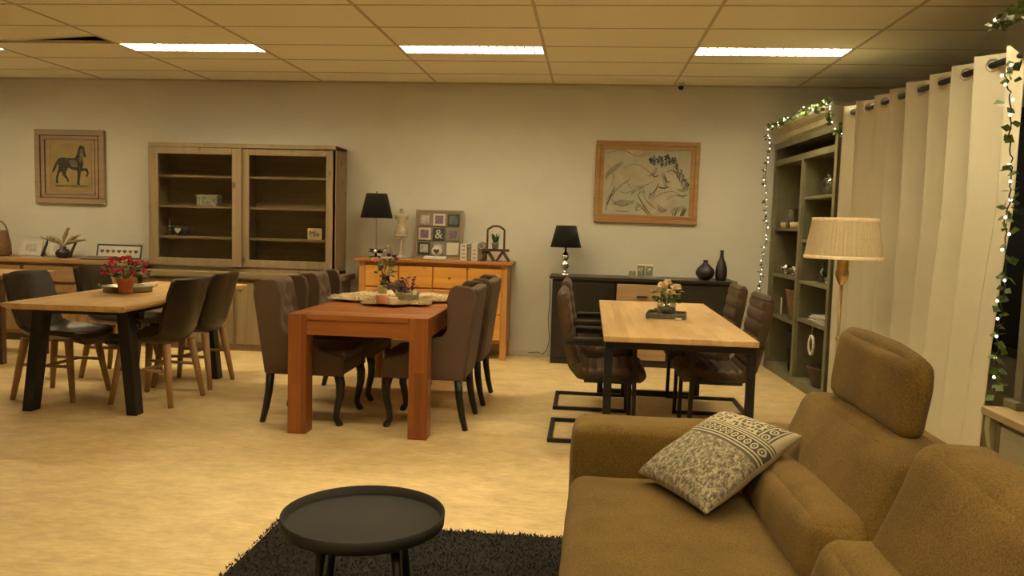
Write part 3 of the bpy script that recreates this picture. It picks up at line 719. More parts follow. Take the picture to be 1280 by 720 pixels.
def heart(s, n=24):
    return [(s*.0588*16*math.sin(a)**3/1.0*.5, s*.5*.0588*(13*math.cos(a)-5*math.cos(2*a)-2*math.cos(3*a)-math.cos(4*a))) for a in [2*PI*k/n for k in range(n)]]
MB().prism([(x, z+.055) for x, z in heart(.07)], 'y', -.083, -.078).build('heart_motif', 'white', t)
p = atY(212, 291, CB); t = thing('candle_holder', 'small silver goblet beside the heart cup in the glass cupboard', 'candle holder', (p.x, CB, 1.136))
MB().lathe([(.03, 0), (.028, .008), (.008, .02), (.010, .05), (.030, .07), (.034, .10), (.030, .10), (.006, .075)]).build('goblet', 'chrome', t); MB().tube([(0, 0, .07), (0, 0, .17)], .006).build('stick', 'silver', t)
p = atY(394, 299, CB); t = thing('sign', 'small cream block sign with lettering behind the right glass door', 'sign', (p.x, CB, 1.136))
MB().box(-.075, .075, -.02, .0, 0, .115).build('block', 'wax_cream', t, bevel=.003); text_part('lettering', 'Mix', .075, 'charcoal', t, Matrix.Translation((0, -.022, .058)) @ FACE)

# ------------------------------------------------------------------ left sideboard
t = thing('sideboard', 'long warm brown sideboard against the back wall at the left', 'sideboard', (-5.6, 7.95, 0))
box(-1.5, 1.08, -.24, .25, .82, .865).build('top', 'brown_wood', t, bevel=.006)
box(-1.46, 1.03, -.20, .24, .08, .82).build('carcass', 'brown_wood_z', t, bevel=.003)
box(-1.44, 1.01, -.17, .22, 0, .08).build('plinth', 'dark_brown', t)
for k in range(4):
    x = -1.42+k*.61
    d_ = MB().box(x, x+.57, -.222, -.201, .63, .79).build('drawer', 'brown_wood', t, bevel=.004); MB().ball((x+.285, -.235, .71), .014).build('knob', 'dark_brown', d_)
    d_ = MB().box(x, x+.08, -.222, -.201, .12, .60).box(x+.49, x+.57, -.222, -.201, .12, .60).box(x+.08, x+.49, -.222, -.201, .12, .2).box(x+.08, x+.49, -.222, -.201, .52, .6).box(x+.08, x+.49, -.21, -.201, .2, .52).build('cupboard_door', 'brown_wood_z', t, bevel=.003); MB().ball((x+.54, -.235, .38), .014).build('knob', 'dark_brown', d_)
SY = 7.93
p = atY(79, 323, SY); t = thing('vase', 'dark round vase of dry grass plumes on the left sideboard', 'vase', (p.x, SY, .866))
MB().lathe([(.04, 0), (.065, .02), (.075, .05), (.06, .085), (.03, .10), (.034, .118), (.028, .118), (.02, .09), (.001, .08)]).build('vase', 'vase_dark', t)
for k, (dx, dz) in enumerate(((-.21, .10), (-.13, .11), (-.06, .08), (.06, .19), (.02, .15), (.17, .13), (.22, .09), (.13, .09))):
    mb = MB(); A = Vector((0, 0, .11)); E = Vector((dx, random.uniform(-.05, .03), .10+dz)); Cc = Vector((dx*.45, 0, .11+dz*.9)); pts = [(A*(1-q)**2+Cc*2*q*(1-q)+E*q*q) for q in [i/8 for i in range(9)]]
    mb.tube(pts, [.003, .004, .008, .014, .018, .018, .015, .010, .003], 6)
    for i in range(26):
        q = random.uniform(.3, 1); c = (A*(1-q)**2+Cc*2*q*(1-q)+E*q*q); leaf(mb, c, (E-A).normalized()+Vector((random.uniform(-.5, .5), random.uniform(-.5, .5), random.uniform(-.5, .5))), .04, .25)
    mb.build('plume', 'dry', t)
def leaning_frame(name, cx, z, w, h, mat_f, label, fill, Y=SY+.12, tilt=.22, fw=.018, cat='picture'):
    t = thing(name, label, cat, (cx, Y, z)); t.rotation_euler = (-tilt, 0, 0)
    MB().box(-w/2, w/2, -.012, 0, 0, fw).box(-w/2, w/2, -.012, 0, h-fw, h).box(-w/2, -w/2+fw, -.012, 0, fw, h-fw).box(w/2-fw, w/2, -.012, 0, fw, h-fw).build('frame', mat_f, t, bevel=.002)
    b = box(-w/2+fw, w/2-fw, -.006, 0, fw, h-fw).build('print', fill, t)
    return t, b
for (xa, lab) in ((38, 'white framed sketch leaning at the left end of the sideboard'), (73, 'white framed sketch leaning behind the dry grass vase')):
    p = atY(xa, 324, SY+.12); t, b = leaning_frame('framed_picture', p.x, .867, .26, .19, 'white', lab, 'paper')
    MB().box(-.06, .06, -.0075, -.0065, .05, .13).build('sketch', 'paper_grey', t)
    MB().bar((.137, -.012, .0), (.165, .02, .18), .012, .03).build('easel_strut', 'charcoal', t)
p = atY(147, 326, SY+.10); t, b = leaning_frame('framed_picture', p.x, .867, .50, .155, 'charcoal', 'long dark framed picture with a row of seven hearts', 'paper', fw=.014)
for k in range(7): MB().prism([(x-.19+k*.063, z+.08) for x, z in heart(.045)], 'y', -.0095, -.0065).build('heart', 'ink_soft' if k in (2, 5) else 'charcoal', t)
p = atY(122, 327, 7.85); tag(MB().soft([(p.x-.17, 7.76, .866), (p.x+.2, 7.76, .866), (p.x+.2, 7.9, .866), (p.x-.17, 7.9, .866), (p.x-.05, 7.78, .905), (p.x+.2, 7.78, .905), (p.x+.2, 7.88, .905), (p.x-.05, 7.88, .905)], .012, 0, 8).build('serving_board', 'dark_brown'), 'dark wooden dish in front of the hearts picture on the left sideboard', 'dish')
p = atY(2, 323, SY); t = thing('rattan_basket', 'arched brown rattan basket at the left end of the sideboard', 'basket', (p.x-.02, SY, .866))
mb = MB(); mb.lathe([(.09, 0), (.11, .02), (.105, .12), (.09, .20), (.06, .27), (.058, .27), (.087, .20), (.10, .12), (.001, .015)], n=36, wob=lambda k, z: .02*math.cos(k*PI)); mb.build('basket_body', 'wicker', t)
MB().tube([(.10*math.cos(a), 0, .20+.17*math.sin(a)) for a in [PI*k/12 for k in range(13)]], .008, 8).build('handle', 'wicker', t)

# chair and table at the far left edge
t = thing('dining_table', 'brown wooden table cut off at the left edge, behind the oak table', 'table', (-5.55, 6.75, 0))
box(-.6, .52, -.32, .40, .755, .79).build('tabletop', 'brown_wood', t, bevel=.006); MB().box(-.55, .47, -.27, .35, .66, .755).build('apron', 'dark_brown', t)
for x in (-.52, .44):
    for y in (-.24, .32): box(x-.03, x+.03, y-.03, y+.03, 0, .66).build('leg', 'dark_brown', t, bevel=.003)
t = thing('wooden_chair', 'red-brown wooden chair at the left picture edge, slatted below the seat', 'chair', (-5.24, 6.22, 0))
box(-.22, .20, -.20, .20, .40, .45).build('seat', 'brown_wood', t, bevel=.008)
for x in (-.19, .17):
    for y in (-.17, .17): box(x-.022, x+.022, y-.022, y+.022, 0, .40).build('leg', 'red_brown', t, bevel=.003)
mb = MB()
for k in range(7): mb.box(-.16+k*.048, -.14+k*.048, -.175, -.165, .12, .38)
mb.box(-.17, .15, -.18, -.16, .09, .13); mb.box(-.17, .15, -.18, -.16, .35, .40); mb.build('front_slats', 'red_brown', t)
mb = MB(); mb.box(-.22, -.18, -.20, -.16, .45, .86); mb.box(-.22, -.18, .16, .20, .45, .86); mb.box(-.215, -.185, -.16, .16, .72, .86); mb.box(-.215, -.185, -.16, .16, .55, .60); mb.build('backrest', 'red_brown', t, bevel=.004)

# ------------------------------------------------------------------ pine chest
t = thing('chest_of_drawers', 'honey pine sideboard with knotty drawers below the photo board', 'sideboard', (-1.53, 8.0, 0))
box(-.80, .79, -.22, .21, .945, .975).build('top', 'pine_edge', t, bevel=.006)
cr = MB(); cr.box(-.75, .745, -.18, .20, .16, .945); cr.build('carcass', 'pine_edge', t, bevel=.002)
for x in (-.75, .685):
    for y in (-.185, .14): MB().box(x, x+.06, y, y+.06, 0, .945).build('leg', 'pine_z', t, bevel=.004)
box(-.69, .685, -.186, -.17, .915, .945).build('upper_rail', 'pine_edge', t)
def drawer(x0, x1, z0, z1, y=-.196, mat='pine', par=None, knob='red_brown'):
    d_ = box(x0, x1, y, y+.018, z0, z1).build('drawer', mat, par, bevel=.003)
    k_ = MB().lathe([(.006, 0), (.006, .012), (.014, .020), (.012, .028), (.001, .03)], n=14); bmesh.ops.rotate(k_.b, verts=k_.b.verts, cent=(0, 0, 0), matrix=Matrix.Rotation(PI/2, 3, 'X')); bmesh.ops.translate(k_.b, verts=k_.b.verts, vec=((x0+x1)/2, y, (z0+z1)/2)); k_.build('knob', knob, d_)
for k in range(4): drawer(-.69+k*.345+.008, -.69+(k+1)*.345-.008, .70, .905, par=t)
for k in (0, 3):
    for (z0, z1) in ((.46, .685), (.20, .445)): drawer(-.69+k*.345+.008, -.69+(k+1)*.345-.008, z0, z1, par=t)
for k in (1, 2): d_ = box(-.69+k*.345+.008, -.69+(k+1)*.345-.008, -.196, -.178, .20, .685).build('cupboard_door', 'pine', t, bevel=.003); MB().ball((-.69+k*.345+(.31 if k == 1 else .035), -.206, .5), .012).build('knob', 'red_brown', d_)
PZ = .976; PY = 7.97
# black lamp on pine chest
p = atY(470, 320, PY); t = thing('table_lamp', 'black shade table lamp with thin stem and dark flower base, on the pine chest', 'lamp', (p.x, PY, PZ))
def shade(t, r0, r1, z0, z1, mat='black_shade', n=40, solid=.003):
    MB().lathe([(r0, z0), (r1, z1)], n=n, cap=False).build('lamp_shade', mat, t, solid=solid)
shade(t, .162, .103, .40, .645); MB().tube([(0, 0, .05), (0, 0, .63)], .006).build('pole', 'silver', t); MB().lathe([(.07, 0), (.065, .008), (.012, .02), (.01, .05), (.001, .05)]).build('base', 'black_leg', t); MB().ball((0, 0, .66), .008).build('finial', 'black_leg', t)
mb = MB()
for k in range(10):
    a = k*.63; leaf(mb, (0, 0, .05), (math.cos(a), math.sin(a), .5 if k % 2 else .1), .085, .6)
mb.build('metal_petals', 'black_leg', t, solid=.003); MB().ball((0, -.03, .06), .028).build('flower_boss', 'chrome', t)
p = atY(484, 322, PY-.03); t = thing('bell_jar', 'small glass bell jar beside the black lamp on the pine chest', 'jar', (p.x, PY-.03, PZ))
MB().lathe([(.058, .008), (.056, .06), (.045, .09), (.02, .105), (.001, .108)]).build('glass_dome', 'jar', t); MB().lathe([(.065, 0), (.065, .008), (.001, .009)]).build('base', 'white', t); MB().ball((0, 0, .118), .011).build('knob', 'silver', t)
# mannequin torso
p = atY(501, 322, PY); t = thing('mannequin', 'cream dressmaker torso figurine on a stand, on the pine chest', 'figurine', (p.x, PY, PZ))
tor = MB(); prof = [(.050, .235), (.082, .24), (.083, .26), (.074, .30), (.056, .335), (.048, .358), (.060, .39), (.073, .415), (.076, .432), (.070, .446), (.045, .454), (.021, .458), (.019, .485), (.024, .49), (.022, .50), (.001, .502)]
tor.lathe(prof, n=28); bmesh.ops.scale(tor.b, verts=tor.b.verts, vec=(.86, .55, 1)); tor.build('torso', 'linen', t)
for sg in (-1, 1): MB().ball((sg*.060, 0, .42), .022, 8, (.7, .8, 1.2)).build('shoulder', 'linen', t)
mb = MB(); mb.lathe([(.085, .215), (.078, .245), (.076, .245)], n=40, wob=lambda k, z: .05*math.sin(k*1.3)); bmesh.ops.scale(mb.b, verts=mb.b.verts, vec=(.84, .6, 1)); mb.build('skirt_trim', 'linen', t)
MB().lathe([(.055, 0), (.055, .012), (.03, .02), (.014, .04), (.019, .09), (.012, .12), (.018, .18), (.014, .23), (.001, .23)]).build('stand', 'linen', t)
# photo board
p = atY(548, 325, 8.12); t = thing('photo_board', 'square taupe board holding nine small frames, above the pine chest', 'picture board', (p.x, 8.10, PZ)); t.rotation_euler = (-.09, 0, 0)
MB().box(-.245, .245, 0, .02, 0, .50).build('board', 'taupe_board', t, bevel=.003)
MB().box(-.245, .245, -.01, 0, .485, .50).box(-.245, -.23, -.01, 0, 0, .485).box(.23, .245, -.01, 0, 0, .485).box(-.23, .23, -.01, 0, 0, .015).build('border', 'frame_taupe', t)
specs = [('taupe_board', 'paper_grey'), ('white', 'purple_print'), ('charcoal', 'teal_print'), ('white', 'purple_print'), ('charcoal', None), ('taupe_board', 'purple_print'), ('charcoal', 'paper_grey'), ('taupe_board', 'paper_grey'), ('white', 'paper')]
for k, (fm, pm) in enumerate(specs):
    cx = -.148+.148*(k % 3); cz = .40-.148*(k//3); w_ = .062
    fr = MB().box(cx-w_, cx+w_, -.014, 0, cz-w_, cz+w_).build('small_frame', fm, t, bevel=.002)
    if pm: MB().box(cx-w_*.68, cx+w_*.68, -.016, -.0141, cz-w_*.68, cz+w_*.68).build('print', pm, fr)
    else: text_part('ampersand', '&', .13, 'white', fr, Matrix.Translation((cx, -.016, cz-.003)) @ FACE)
p = atY(543, 325, PY-.07); t = thing('heart_ornament', 'round white ornament with a dark heart in front of the photo board', 'ornament', (p.x, PY-.07, PZ))
mb = MB(); mb.lathe([(.001, -.012), (.048, -.012), (.05, 0), (.048, .012), (.001, .012)], n=30); bmesh.ops.rotate(mb.b, verts=mb.b.verts, cent=(0, 0, 0), matrix=Matrix.Rotation(PI/2, 3, 'X')); bmesh.ops.translate(mb.b, verts=mb.b.verts, vec=(.02, 0, .085)); mb.build('disc', 'white', t)
MB().prism([(x+.02, z+.085) for x, z in heart(.062)], 'y', -.018, -.012).build('heart_motif', 'charcoal', t)
MB().soft([(-.12, -.03, 0), (.12, -.03, 0), (.12, .03, 0), (-.12, .03, 0), (-.10, -.025, .035), (.12, -.025, .035), (.12, .025, .035), (-.10, .025, .035)], .01, 0, 6).build('base', 'white', t)
# letter blocks and ring lever files
def tallblock(px, w, h, mat, name, label, cat, marks=0):
    p = atY(px, 325, PY-.04); t = thing(name, label, cat, (p.x, PY-.04, PZ), 0)
    MB().box(-w/2, w/2, -.05, .05, 0, h).build('block', mat, t, bevel=.003)
    for k in range(marks): MB().box(-w*.25, w*.25, -.0525, -.05, h*(.16+.23*k), h*(.22+.23*k)).build('mark', 'ink_soft', t)
    return t
tallblock(580, .065, .165, 'white', 'book', 'white block book with dark marks, left one beside the photo board', 'book', 4)
tallblock(593.5, .06, .165, 'white', 'book', 'white block book between the two round topped book ends', 'book', 3)
for (px, r, lab) in ((586.5, .025, 'narrow beige round topped book end between the white books'), (602, .045, 'grey round topped book end with ring, right of the white books')):
    p = atY(px, 325, PY-.02); t = thing('book_end', lab, 'book end', (p.x, PY+.01, PZ)); w_ = r
    MB().prism([(-w_, 0), (w_, 0)]+[(w_*math.cos(a), .145+w_*math.sin(a)) for a in [PI*k/10 for k in range(11)]], 'y', -.05, .05).build('plate', 'taupe_board', t, bevel=.003)
    MB().tube([(w_*.6*math.cos(2*PI*k/16), -.056, .15+w_*.6*math.sin(2*PI*k/16)) for k in range(17)], .005, 6).build('ring', 'silver', t)
# trestle stand with arched lantern
p = atY(619, 327, PY-.03); t = thing('trestle_stand', 'small dark wooden trestle bench at the right end of the pine chest', 'stand', (p.x, PY-.03, PZ))
MB().box(-.135, .135, -.05, .05, .10, .125).build('plank', 'dark_brown', t, bevel=.003)
for sx in (-1, 1):
    mb = MB()
    for y in (-.035, .035): mb.bar((sx*.075-.065, y, 0), (sx*.075, y, .10), .018, .022); mb.bar((sx*.075+.065, y, 0), (sx*.075, y, .10), .018, .022)
    mb.build('crossed_leg', 'dark_brown', t)
t2 = thing('arched_frame', 'dark arched window frame standing on the trestle bench', 'ornament', (p.x, PY-.03, PZ+.126))
mb = MB()
pts = [(-.085, .01, 0), (-.085, .01, .19), (-.03, .01, .225), (.03, .01, .225), (.085, .01, .19), (.085, .01, 0)]
for a, b in zip(pts, pts[1:]): mb.bar(a, b, .018, .02)
mb.build('arch', 'dark_brown', t2)
t3 = thing('potted_plant', 'small green grass plant in grey pot inside the arched frame', 'plant', (p.x, PY-.06, PZ+.126))
MB().lathe([(.028, 0), (.036, .055), (.038, .062), (.033, .062), (.001, .05)]).build('pot', 'stone', t3); mb = MB()
for k in range(45):
    a = random.uniform(0, 2*PI); leaf(mb, (random.uniform(-.02, .02), random.uniform(-.015, .015), .05), (math.cos(a)*.4, math.sin(a)*.3, 1), random.uniform(.06, .12), .12)
mb.build('foliage', 'leaf', t3)

# ------------------------------------------------------------------ black sideboard
t = thing('sideboard', 'black sideboard with rustic wood drawers below the couple drawing', 'sideboard', (.53, 8.0, 0))
box(-.90, .89, -.24, .21, .835, .862).build('top', 'black_wood', t, bevel=.004)
box(-.87, .86, -.20, .20, .05, .835).build('carcass', 'black_wood', t, bevel=.002)
box(-.87, .86, -.205, .20, 0, .05).build('plinth', 'black_wood', t)
for sx in (-1, 1):
    x0, x1 = (-.85, -.27) if sx < 0 else (.26, .84)
    d_ = MB().box(x0, x1, -.222, -.201, .07, .81).build('cupboard_door', 'black_wood', t, bevel=.004); MB().box(x0+.07, x1-.07, -.226, -.222, .14, .74).build('door_panel', 'black_wood', d_, bevel=.003)
    MB().bar((x1-.035 if sx < 0 else x0+.035, -.236, .40), (x1-.035 if sx < 0 else x0+.035, -.236, .52), .012, .012).build('handle', 'black_metal', d_)
for k in range(3):
    z0 = .07+k*.25; d_ = box(-.245, .245, -.224, -.201, z0, z0+.235).build('drawer', 'rustic', t, bevel=.003)
    mb = MB(); mb.box(-.05, .05, -.244, -.234, z0+.11, z0+.125); mb.box(-.05, -.04, -.236, -.224, z0+.11, z0+.125); mb.box(.04, .05, -.236, -.224, z0+.11, z0+.125); mb.build('handle', 'black_metal', d_)
BZ = .863
p = atY(706, 344, PY); t = thing('table_lamp', 'black shade table lamp on a stacked chrome ball base, on the black sideboard', 'lamp', (p.x, PY, BZ))
shade(t, .152, .098, .275, .49); MB().lathe([(.065, 0), (.065, .01), (.03, .03), (.02, .05), (.035, .075), (.045, .10), (.035, .125), (.018, .14), (.022, .145), (.040, .175), (.042, .185), (.035, .205), (.016, .225), (.010, .24), (.010, .28), (.001, .28)]).build('chrome_base', 'chrome', t)
MB().tube([(0, 0, .27), (0, 0, .47)], .005).build('stem', 'chrome', t)
for px, lab in ((801, 'glass jar with pale wooden lid, left of two on the silver tray'), (811, 'glass jar with pale wooden lid, right of two on the silver tray')):
    p = atY(px, 346, PY); t = thing('glass_jar', lab, 'jar', (p.x, PY-.02*(px > 805), BZ+.012), 0, 'lidded jars on the silver tray')
    MB().lathe([(.032, 0), (.036, .004), (.036, .10), (.033, .10), (.032, .008), (.001, .006)]).build('jar_body', 'jar', t); MB().lathe([(.037, .10), (.038, .105), (.038, .118), (.001, .12)]).build('lid', 'wax_cream', t)
p = atY(806, 347, PY); t = thing('tray', 'silver rectangular tray under the two lidded jars', 'tray', (p.x, PY, BZ))
MB().box(-.16, .16, -.08, .08, 0, .01).box(-.16, .16, -.08, -.072, .01, .022).box(-.16, .16, .072, .08, .01, .022).box(-.16, -.152, -.07, .07, .01, .022).box(.152, .16, -.07, .07, .01, .022).build('tray_body', 'silver', t, bevel=.002)
p = atY(790, 347, PY); t = thing('tumbler', 'low clear tumbler at the left end of the silver tray', 'glass', (p.x+.0, PY-.03, BZ+.011)); MB().lathe([(.03, 0), (.034, .05), (.031, .05), (.028, .006), (.001, .005)]).build('glass_body', 'jar', t)
p = atY(881, 349, PY); rib = lambda k, z: .03*math.cos(k*PI)
t = thing('vase', 'squat round dark ribbed vase on the black sideboard', 'vase', (p.x, PY, BZ)); MB().lathe([(.035, 0), (.06, .01), (.085, .045), (.09, .075), (.075, .11), (.045, .14), (.022, .16), (.02, .185), (.026, .192), (.018, .19), (.014, .16), (.001, .15)], n=44, wob=rib).build('vase', 'vase_dark', t)
p = atY(901, 350, PY); t = thing('vase', 'tall slim dark bottle vase on the black sideboard', 'vase', (p.x, PY, BZ)); MB().lathe([(.04, 0), (.05, .01), (.055, .07), (.052, .12), (.038, .17), (.018, .215), (.014, .27), (.020, .29), (.012, .288), (.010, .22), (.001, .2)], n=44, wob=rib).build('vase', 'vase_dark', t)
# lamp cable down to the floor
c = [atY(x, y, 8.17) for x, y in ((688, 350), (687, 380), (685, 400), (687, 425), (683, 438))]+[atY(678, 443, 8.10), atY(672, 440, 8.17), atY(660, 441, 8.19)]
for q in c: q.z = max(q.z, .008)
tag(MB().tube(c, .004, 6).build('power_cord', 'wire'), 'thin dark cord hanging beside the black sideboard to the floor', 'cord')

# ------------------------------------------------------------------ wall pictures
def ring_frame(mb, w, h, fw, y0, y1, prof=2):
    mb.box(-w/2, w/2, y0, y1, h/2-fw, h/2); mb.box(-w/2, w/2, y0, y1, -h/2, -h/2+fw); mb.box(-w/2, -w/2+fw, y0, y1, -h/2+fw, h/2-fw); mb.box(w/2-fw, w/2, y0, y1, -h/2+fw, h/2-fw)
t = thing('picture', 'framed drawing of a dark standing horse in a pale stepped frame', 'picture', (-5.59, YW-.002, 1.833))
mb = MB(); ring_frame(mb, .79, .79, .06, -.04, 0); mb.build('frame', 'frame_taupe', t, bevel=.008, seg=3)
mb = MB(); ring_frame(mb, .67, .67, .05, -.028, 0); mb.build('inner_frame', 'frame_taupe', t, bevel=.006)
mb = MB(); ring_frame(mb, .672, .672, .007, -.042, -.030); mb.build('groove_shade_ring', 'dark_brown', t); mb = MB(); ring_frame(mb, .58, .60, .006, -.030, -.020); mb.build('groove_shade_ring', 'dark_brown', t)  # raised dark rings at the frame steps; groove shade put into their colour
box(-.29, .29, -.012, -.002, -.29, .29).build('mat_board', 'frame_taupe', t); mb = MB(); ring_frame(mb, .485, .525, .012, -.018, -.012); mb.build('slip_frame', 'frame_oak', t)
box(-.235, .235, -.0145, -.012, -.255, .255).build('paper', 'horse_paper', t)
K = .79/540.   # zoom pixels to metres
def hz(x, y): return ((x-362)*K, (367-y)*K)
outl = [(428, 222), (440, 208), (455, 212), (470, 216), (476, 250), (485, 288), (472, 296), (462, 275), (458, 300), (462, 335), (458, 375), (480, 372), (495, 380), (504, 412), (490, 438), (482, 428), (491, 410), (482, 392), (455, 395), (442, 400), (436, 440), (430, 485), (436, 497), (412, 497), (416, 440), (415, 392), (385, 388), (345, 372), (328, 402), (325, 420), (348, 458), (346, 476), (334, 474), (331, 458), (300, 428), (292, 400), (276, 410), (264, 442), (263, 488), (245, 490), (249, 440), (262, 395), (272, 360), (262, 345), (238, 395), (216, 414), (226, 380), (246, 340), (268, 308), (292, 298), (340, 302), (398, 302), (414, 270)]
b = MB(); b.prism([hz(*q) for q in outl], 'y', -.0165, -.0146); o = b.build('horse_drawing', 'ink', t)
MB().prism([hz(*q) for q in ((240, 499), (505, 499), (498, 514), (245, 514))], 'y', -.016, -.0146).build('ground_line', 'ink_soft', t)
b = MB(); b.prism([hz(*q) for q in ((350, 318), (395, 312), (420, 330), (418, 362), (390, 372), (362, 355))], 'y', -.0172, -.0166); b.prism([hz(*q) for q in ((440, 235), (462, 235), (468, 280), (452, 330), (432, 330))], 'y', -.0172, -.0166); b.build('highlights', 'ink_soft', t)
for o_ in ('x',): pass
t = thing('picture', 'oak framed sepia sketch of two embracing figures above the black sideboard', 'picture', (.556, YW-.002, 1.806)); t.rotation_euler = (0, R(.3), 0)
mb = MB(); ring_frame(mb, 1.03, .82, .045, -.035, 0); mb.build('frame', 'frame_oak', t, bevel=.008, seg=3)
mb = MB(); ring_frame(mb, .94, .73, .04, -.022, 0); mb.build('inner_frame', 'frame_oak', t, bevel=.005)
box(-.44, .44, -.012, -.003, -.335, .335).build('paper', 'canvas', t)
Kx = 1.03/775.
def nz(x, y): return ((x-413)*Kx, -.0135-random.uniform(0, .0006), (347-y)*Kx)
def stroke(mb, pts, w):
    P = [Vector(nz(*q)) for q in pts]
    # smooth by subdividing with Catmull-Rom
    Q = []
    for i in range(len(P)-1):
        p0, p1, p2, p3 = P[max(i-1, 0)], P[i], P[i+1], P[min(i+2, len(P)-1)]
        for k in range(5):
            t_ = k/5; Q.append(.5*((2*p1)+(p2-p0)*t_+(2*p0-5*p1+4*p2-p3)*t_*t_+(3*p1-p0-3*p2+p3)*t_**3))
    Q.append(P[-1]); n_ = len(Q)
    L_ = []; R_ = []
    for i, q in enumerate(Q):
        d_ = (Q[min(i+1, n_-1)]-Q[max(i-1, 0)]).normalized(); s_ = Vector((-d_.z, 0, d_.x))*w*.5*(.35+.65*math.sin(PI*i/(n_-1)))
        L_.append(mb.v(q+s_)); R_.append(mb.v(q-s_))
    for i in range(n_-1): mb.f([L_[i], L_[i+1], R_[i+1], R_[i]])
ink = MB(); soft_ = MB(); blue = MB()
for pts, w_ in (([(180, 385), (150, 450), (110, 560)], .012), ([(290, 318), (255, 350), (195, 400), (150, 470)], .007), ([(150, 470), (200, 520), (270, 520), (330, 480)], .009), ([(350, 440), (380, 490), (430, 560), (470, 595)], .010), ([(390, 425), (410, 470), (460, 520), (520, 560)], .006),
                ([(355, 450), (370, 415), (385, 430)], .006), ([(385, 430), (395, 405), (405, 440)], .006), ([(430, 470), (450, 420), (440, 460)], .006), ([(500, 350), (490, 390), (450, 440)], .010), ([(640, 430), (690, 440), (725, 430)], .009), ([(560, 265), (600, 250), (640, 280), (665, 340)], .010),
                ([(545, 290), (560, 330), (590, 340)], .012), ([(500, 375), (540, 385), (585, 375)], .014), ([(450, 280), (470, 300), (500, 290)], .010), ([(500, 500), (530, 530), (560, 550), (520, 570)], .005), ([(175, 560), (230, 570), (300, 565)], .005), ([(380, 540), (420, 570), (450, 600)], .008)): stroke(ink, pts, w_)
for pts, w_ in (([(110, 130), (230, 110), (330, 150), (420, 120)], .006), ([(240, 240), (330, 210), (420, 260), (450, 285)], .006), ([(460, 480), (520, 430), (620, 410), (700, 460)], .006), ([(200, 410), (260, 430), (330, 400)], .006), ([(300, 360), (340, 380), (420, 360), (480, 330)], .006), ([(270, 330), (280, 370), (330, 410)], .005), ([(120, 220), (160, 300), (150, 380)], .005), ([(560, 480), (620, 440), (690, 450)], .006), ([(330, 540), (370, 510), (340, 560), (400, 540)], .010)): stroke(soft_, pts, w_)
for k in range(60):   # curly hair of the first head
    a = random.uniform(0, 2*PI); r = math.sqrt(random.uniform(0, 1)); x, y = 515+105*r*math.cos(a), 165+48*r*math.sin(a)+(20 if a > PI else 0)
    stroke(random.choice((ink, ink, blue)), [(x, y), (x+random.uniform(6, 16), y-8), (x+18, y+8), (x+6, y+16)], random.uniform(.007, .014))
for k in range(45):   # hair of the second head
    q = random.uniform(0, 1); x, y = 615+85*q+random.uniform(-22, 22), 200+160*q+random.uniform(-25, 25)
    stroke(random.choice((ink, blue, blue)), [(x, y), (x+12, y+12), (x+4, y+28)], random.uniform(.006, .012))
for k in range(12):
    x = 600+random.uniform(0, 110); stroke(blue, [(x, 610), (x+10, 570), (x+25, 530)], random.uniform(.006, .012))
wash = MB()
for pts, w_ in (([(100, 330), (150, 260), (230, 200)], .05), ([(170, 520), (230, 500), (320, 500)], .05), ([(300, 440), (340, 400), (400, 380)], .035), ([(430, 300), (470, 270), (480, 230)], .04), ([(530, 270), (550, 330), (560, 380)], .045), ([(480, 400), (470, 440), (440, 470)], .03), ([(600, 560), (660, 540), (710, 520)], .05), ([(500, 520), (540, 560), (580, 540)], .035), ([(640, 390), (690, 400), (730, 380)], .03), ([(420, 560), (380, 530), (340, 500)], .03), ([(120, 560), (130, 480), (170, 420)], .03)): stroke(wash, pts, w_)
wash.build('wash_strokes', plain('pale_wash', LC(.27, .245, .19), .8, var=.25, sc=20), t, recalc=False)
ink.build('sketch_strokes', 'ink', t, recalc=False); soft_.build('faint_strokes', 'ink_soft', t, recalc=False); blue.build('blue_strokes', 'ink_blue', t, recalc=False)

# ------------------------------------------------------------------ green open cabinet
CA = Vector((1.785, 8.14)); CBp = Vector((1.875, 6.42)); ang = math.atan2(CBp.y-CA.y, CBp.x-CA.x)   # local x along the front from far to near
t = thing('shelf_cabinet', 'tall sage green open shelf cabinet with lights along its crown', 'cabinet', (CA.x, CA.y, 0), ang)
LW = (CBp-CA).length; DV = .88; D = .37        # local +y is away from the front (towards the window)
def G(): return MB()
g = G(); g.box(0, .06, 0, D, 0, 2.22); g.box(LW-.06, LW, 0, D, 0, 2.22); g.box(DV-.03, DV+.03, 0, D, .06, 2.0); g.box(0, LW, 0, D, 2.18, 2.24); g.box(0, LW, .0, D, 0, .07); g.build('carcass', 'green_paint', t, bevel=.003)
box(.05, LW-.05, D-.015, D, .06, 2.2).build('back_panel', 'cab_back', t)
g = G(); g.box(.06, LW-.06, 0, .03, 1.985, 2.04); g.box(.06, LW-.06, 0, .03, 2.145, 2.185); g.build('frieze_rail', 'green_paint', t, bevel=.002)
box(.06, LW-.06, .04, D-.02, 2.0, 2.02).build('upper_shelf', 'green_paint', t)
cp = [(0, 2.20), (-.02, 2.22), (-.03, 2.26), (-.06, 2.29), (-.075, 2.32), (-.075, 2.345), (.02, 2.345), (.02, 2.20)]
b = MB(); A = [b.v((-.05 if i in () else 0.0, y, z)) for i, (y, z) in enumerate(cp)]; B = [b.v((LW+max(0, -y)*.8, y, z)) for (y, z) in cp]; n_ = len(cp); b.f(A[::-1]); b.f(B)
for i in range(n_): b.f([A[i], A[(i+1) % n_], B[(i+1) % n_], B[i]])
b.build('crown', 'green_paint_light', t, bevel=.002)
b = MB(); b.prism([(LW, 2.20), (LW+.02, 2.24), (LW+.06, 2.32), (LW+.06, 2.345), (LW-.02, 2.345), (LW-.02, 2.20)], 'y', -.07, D)
b.build('crown_return', 'green_paint_light', t)
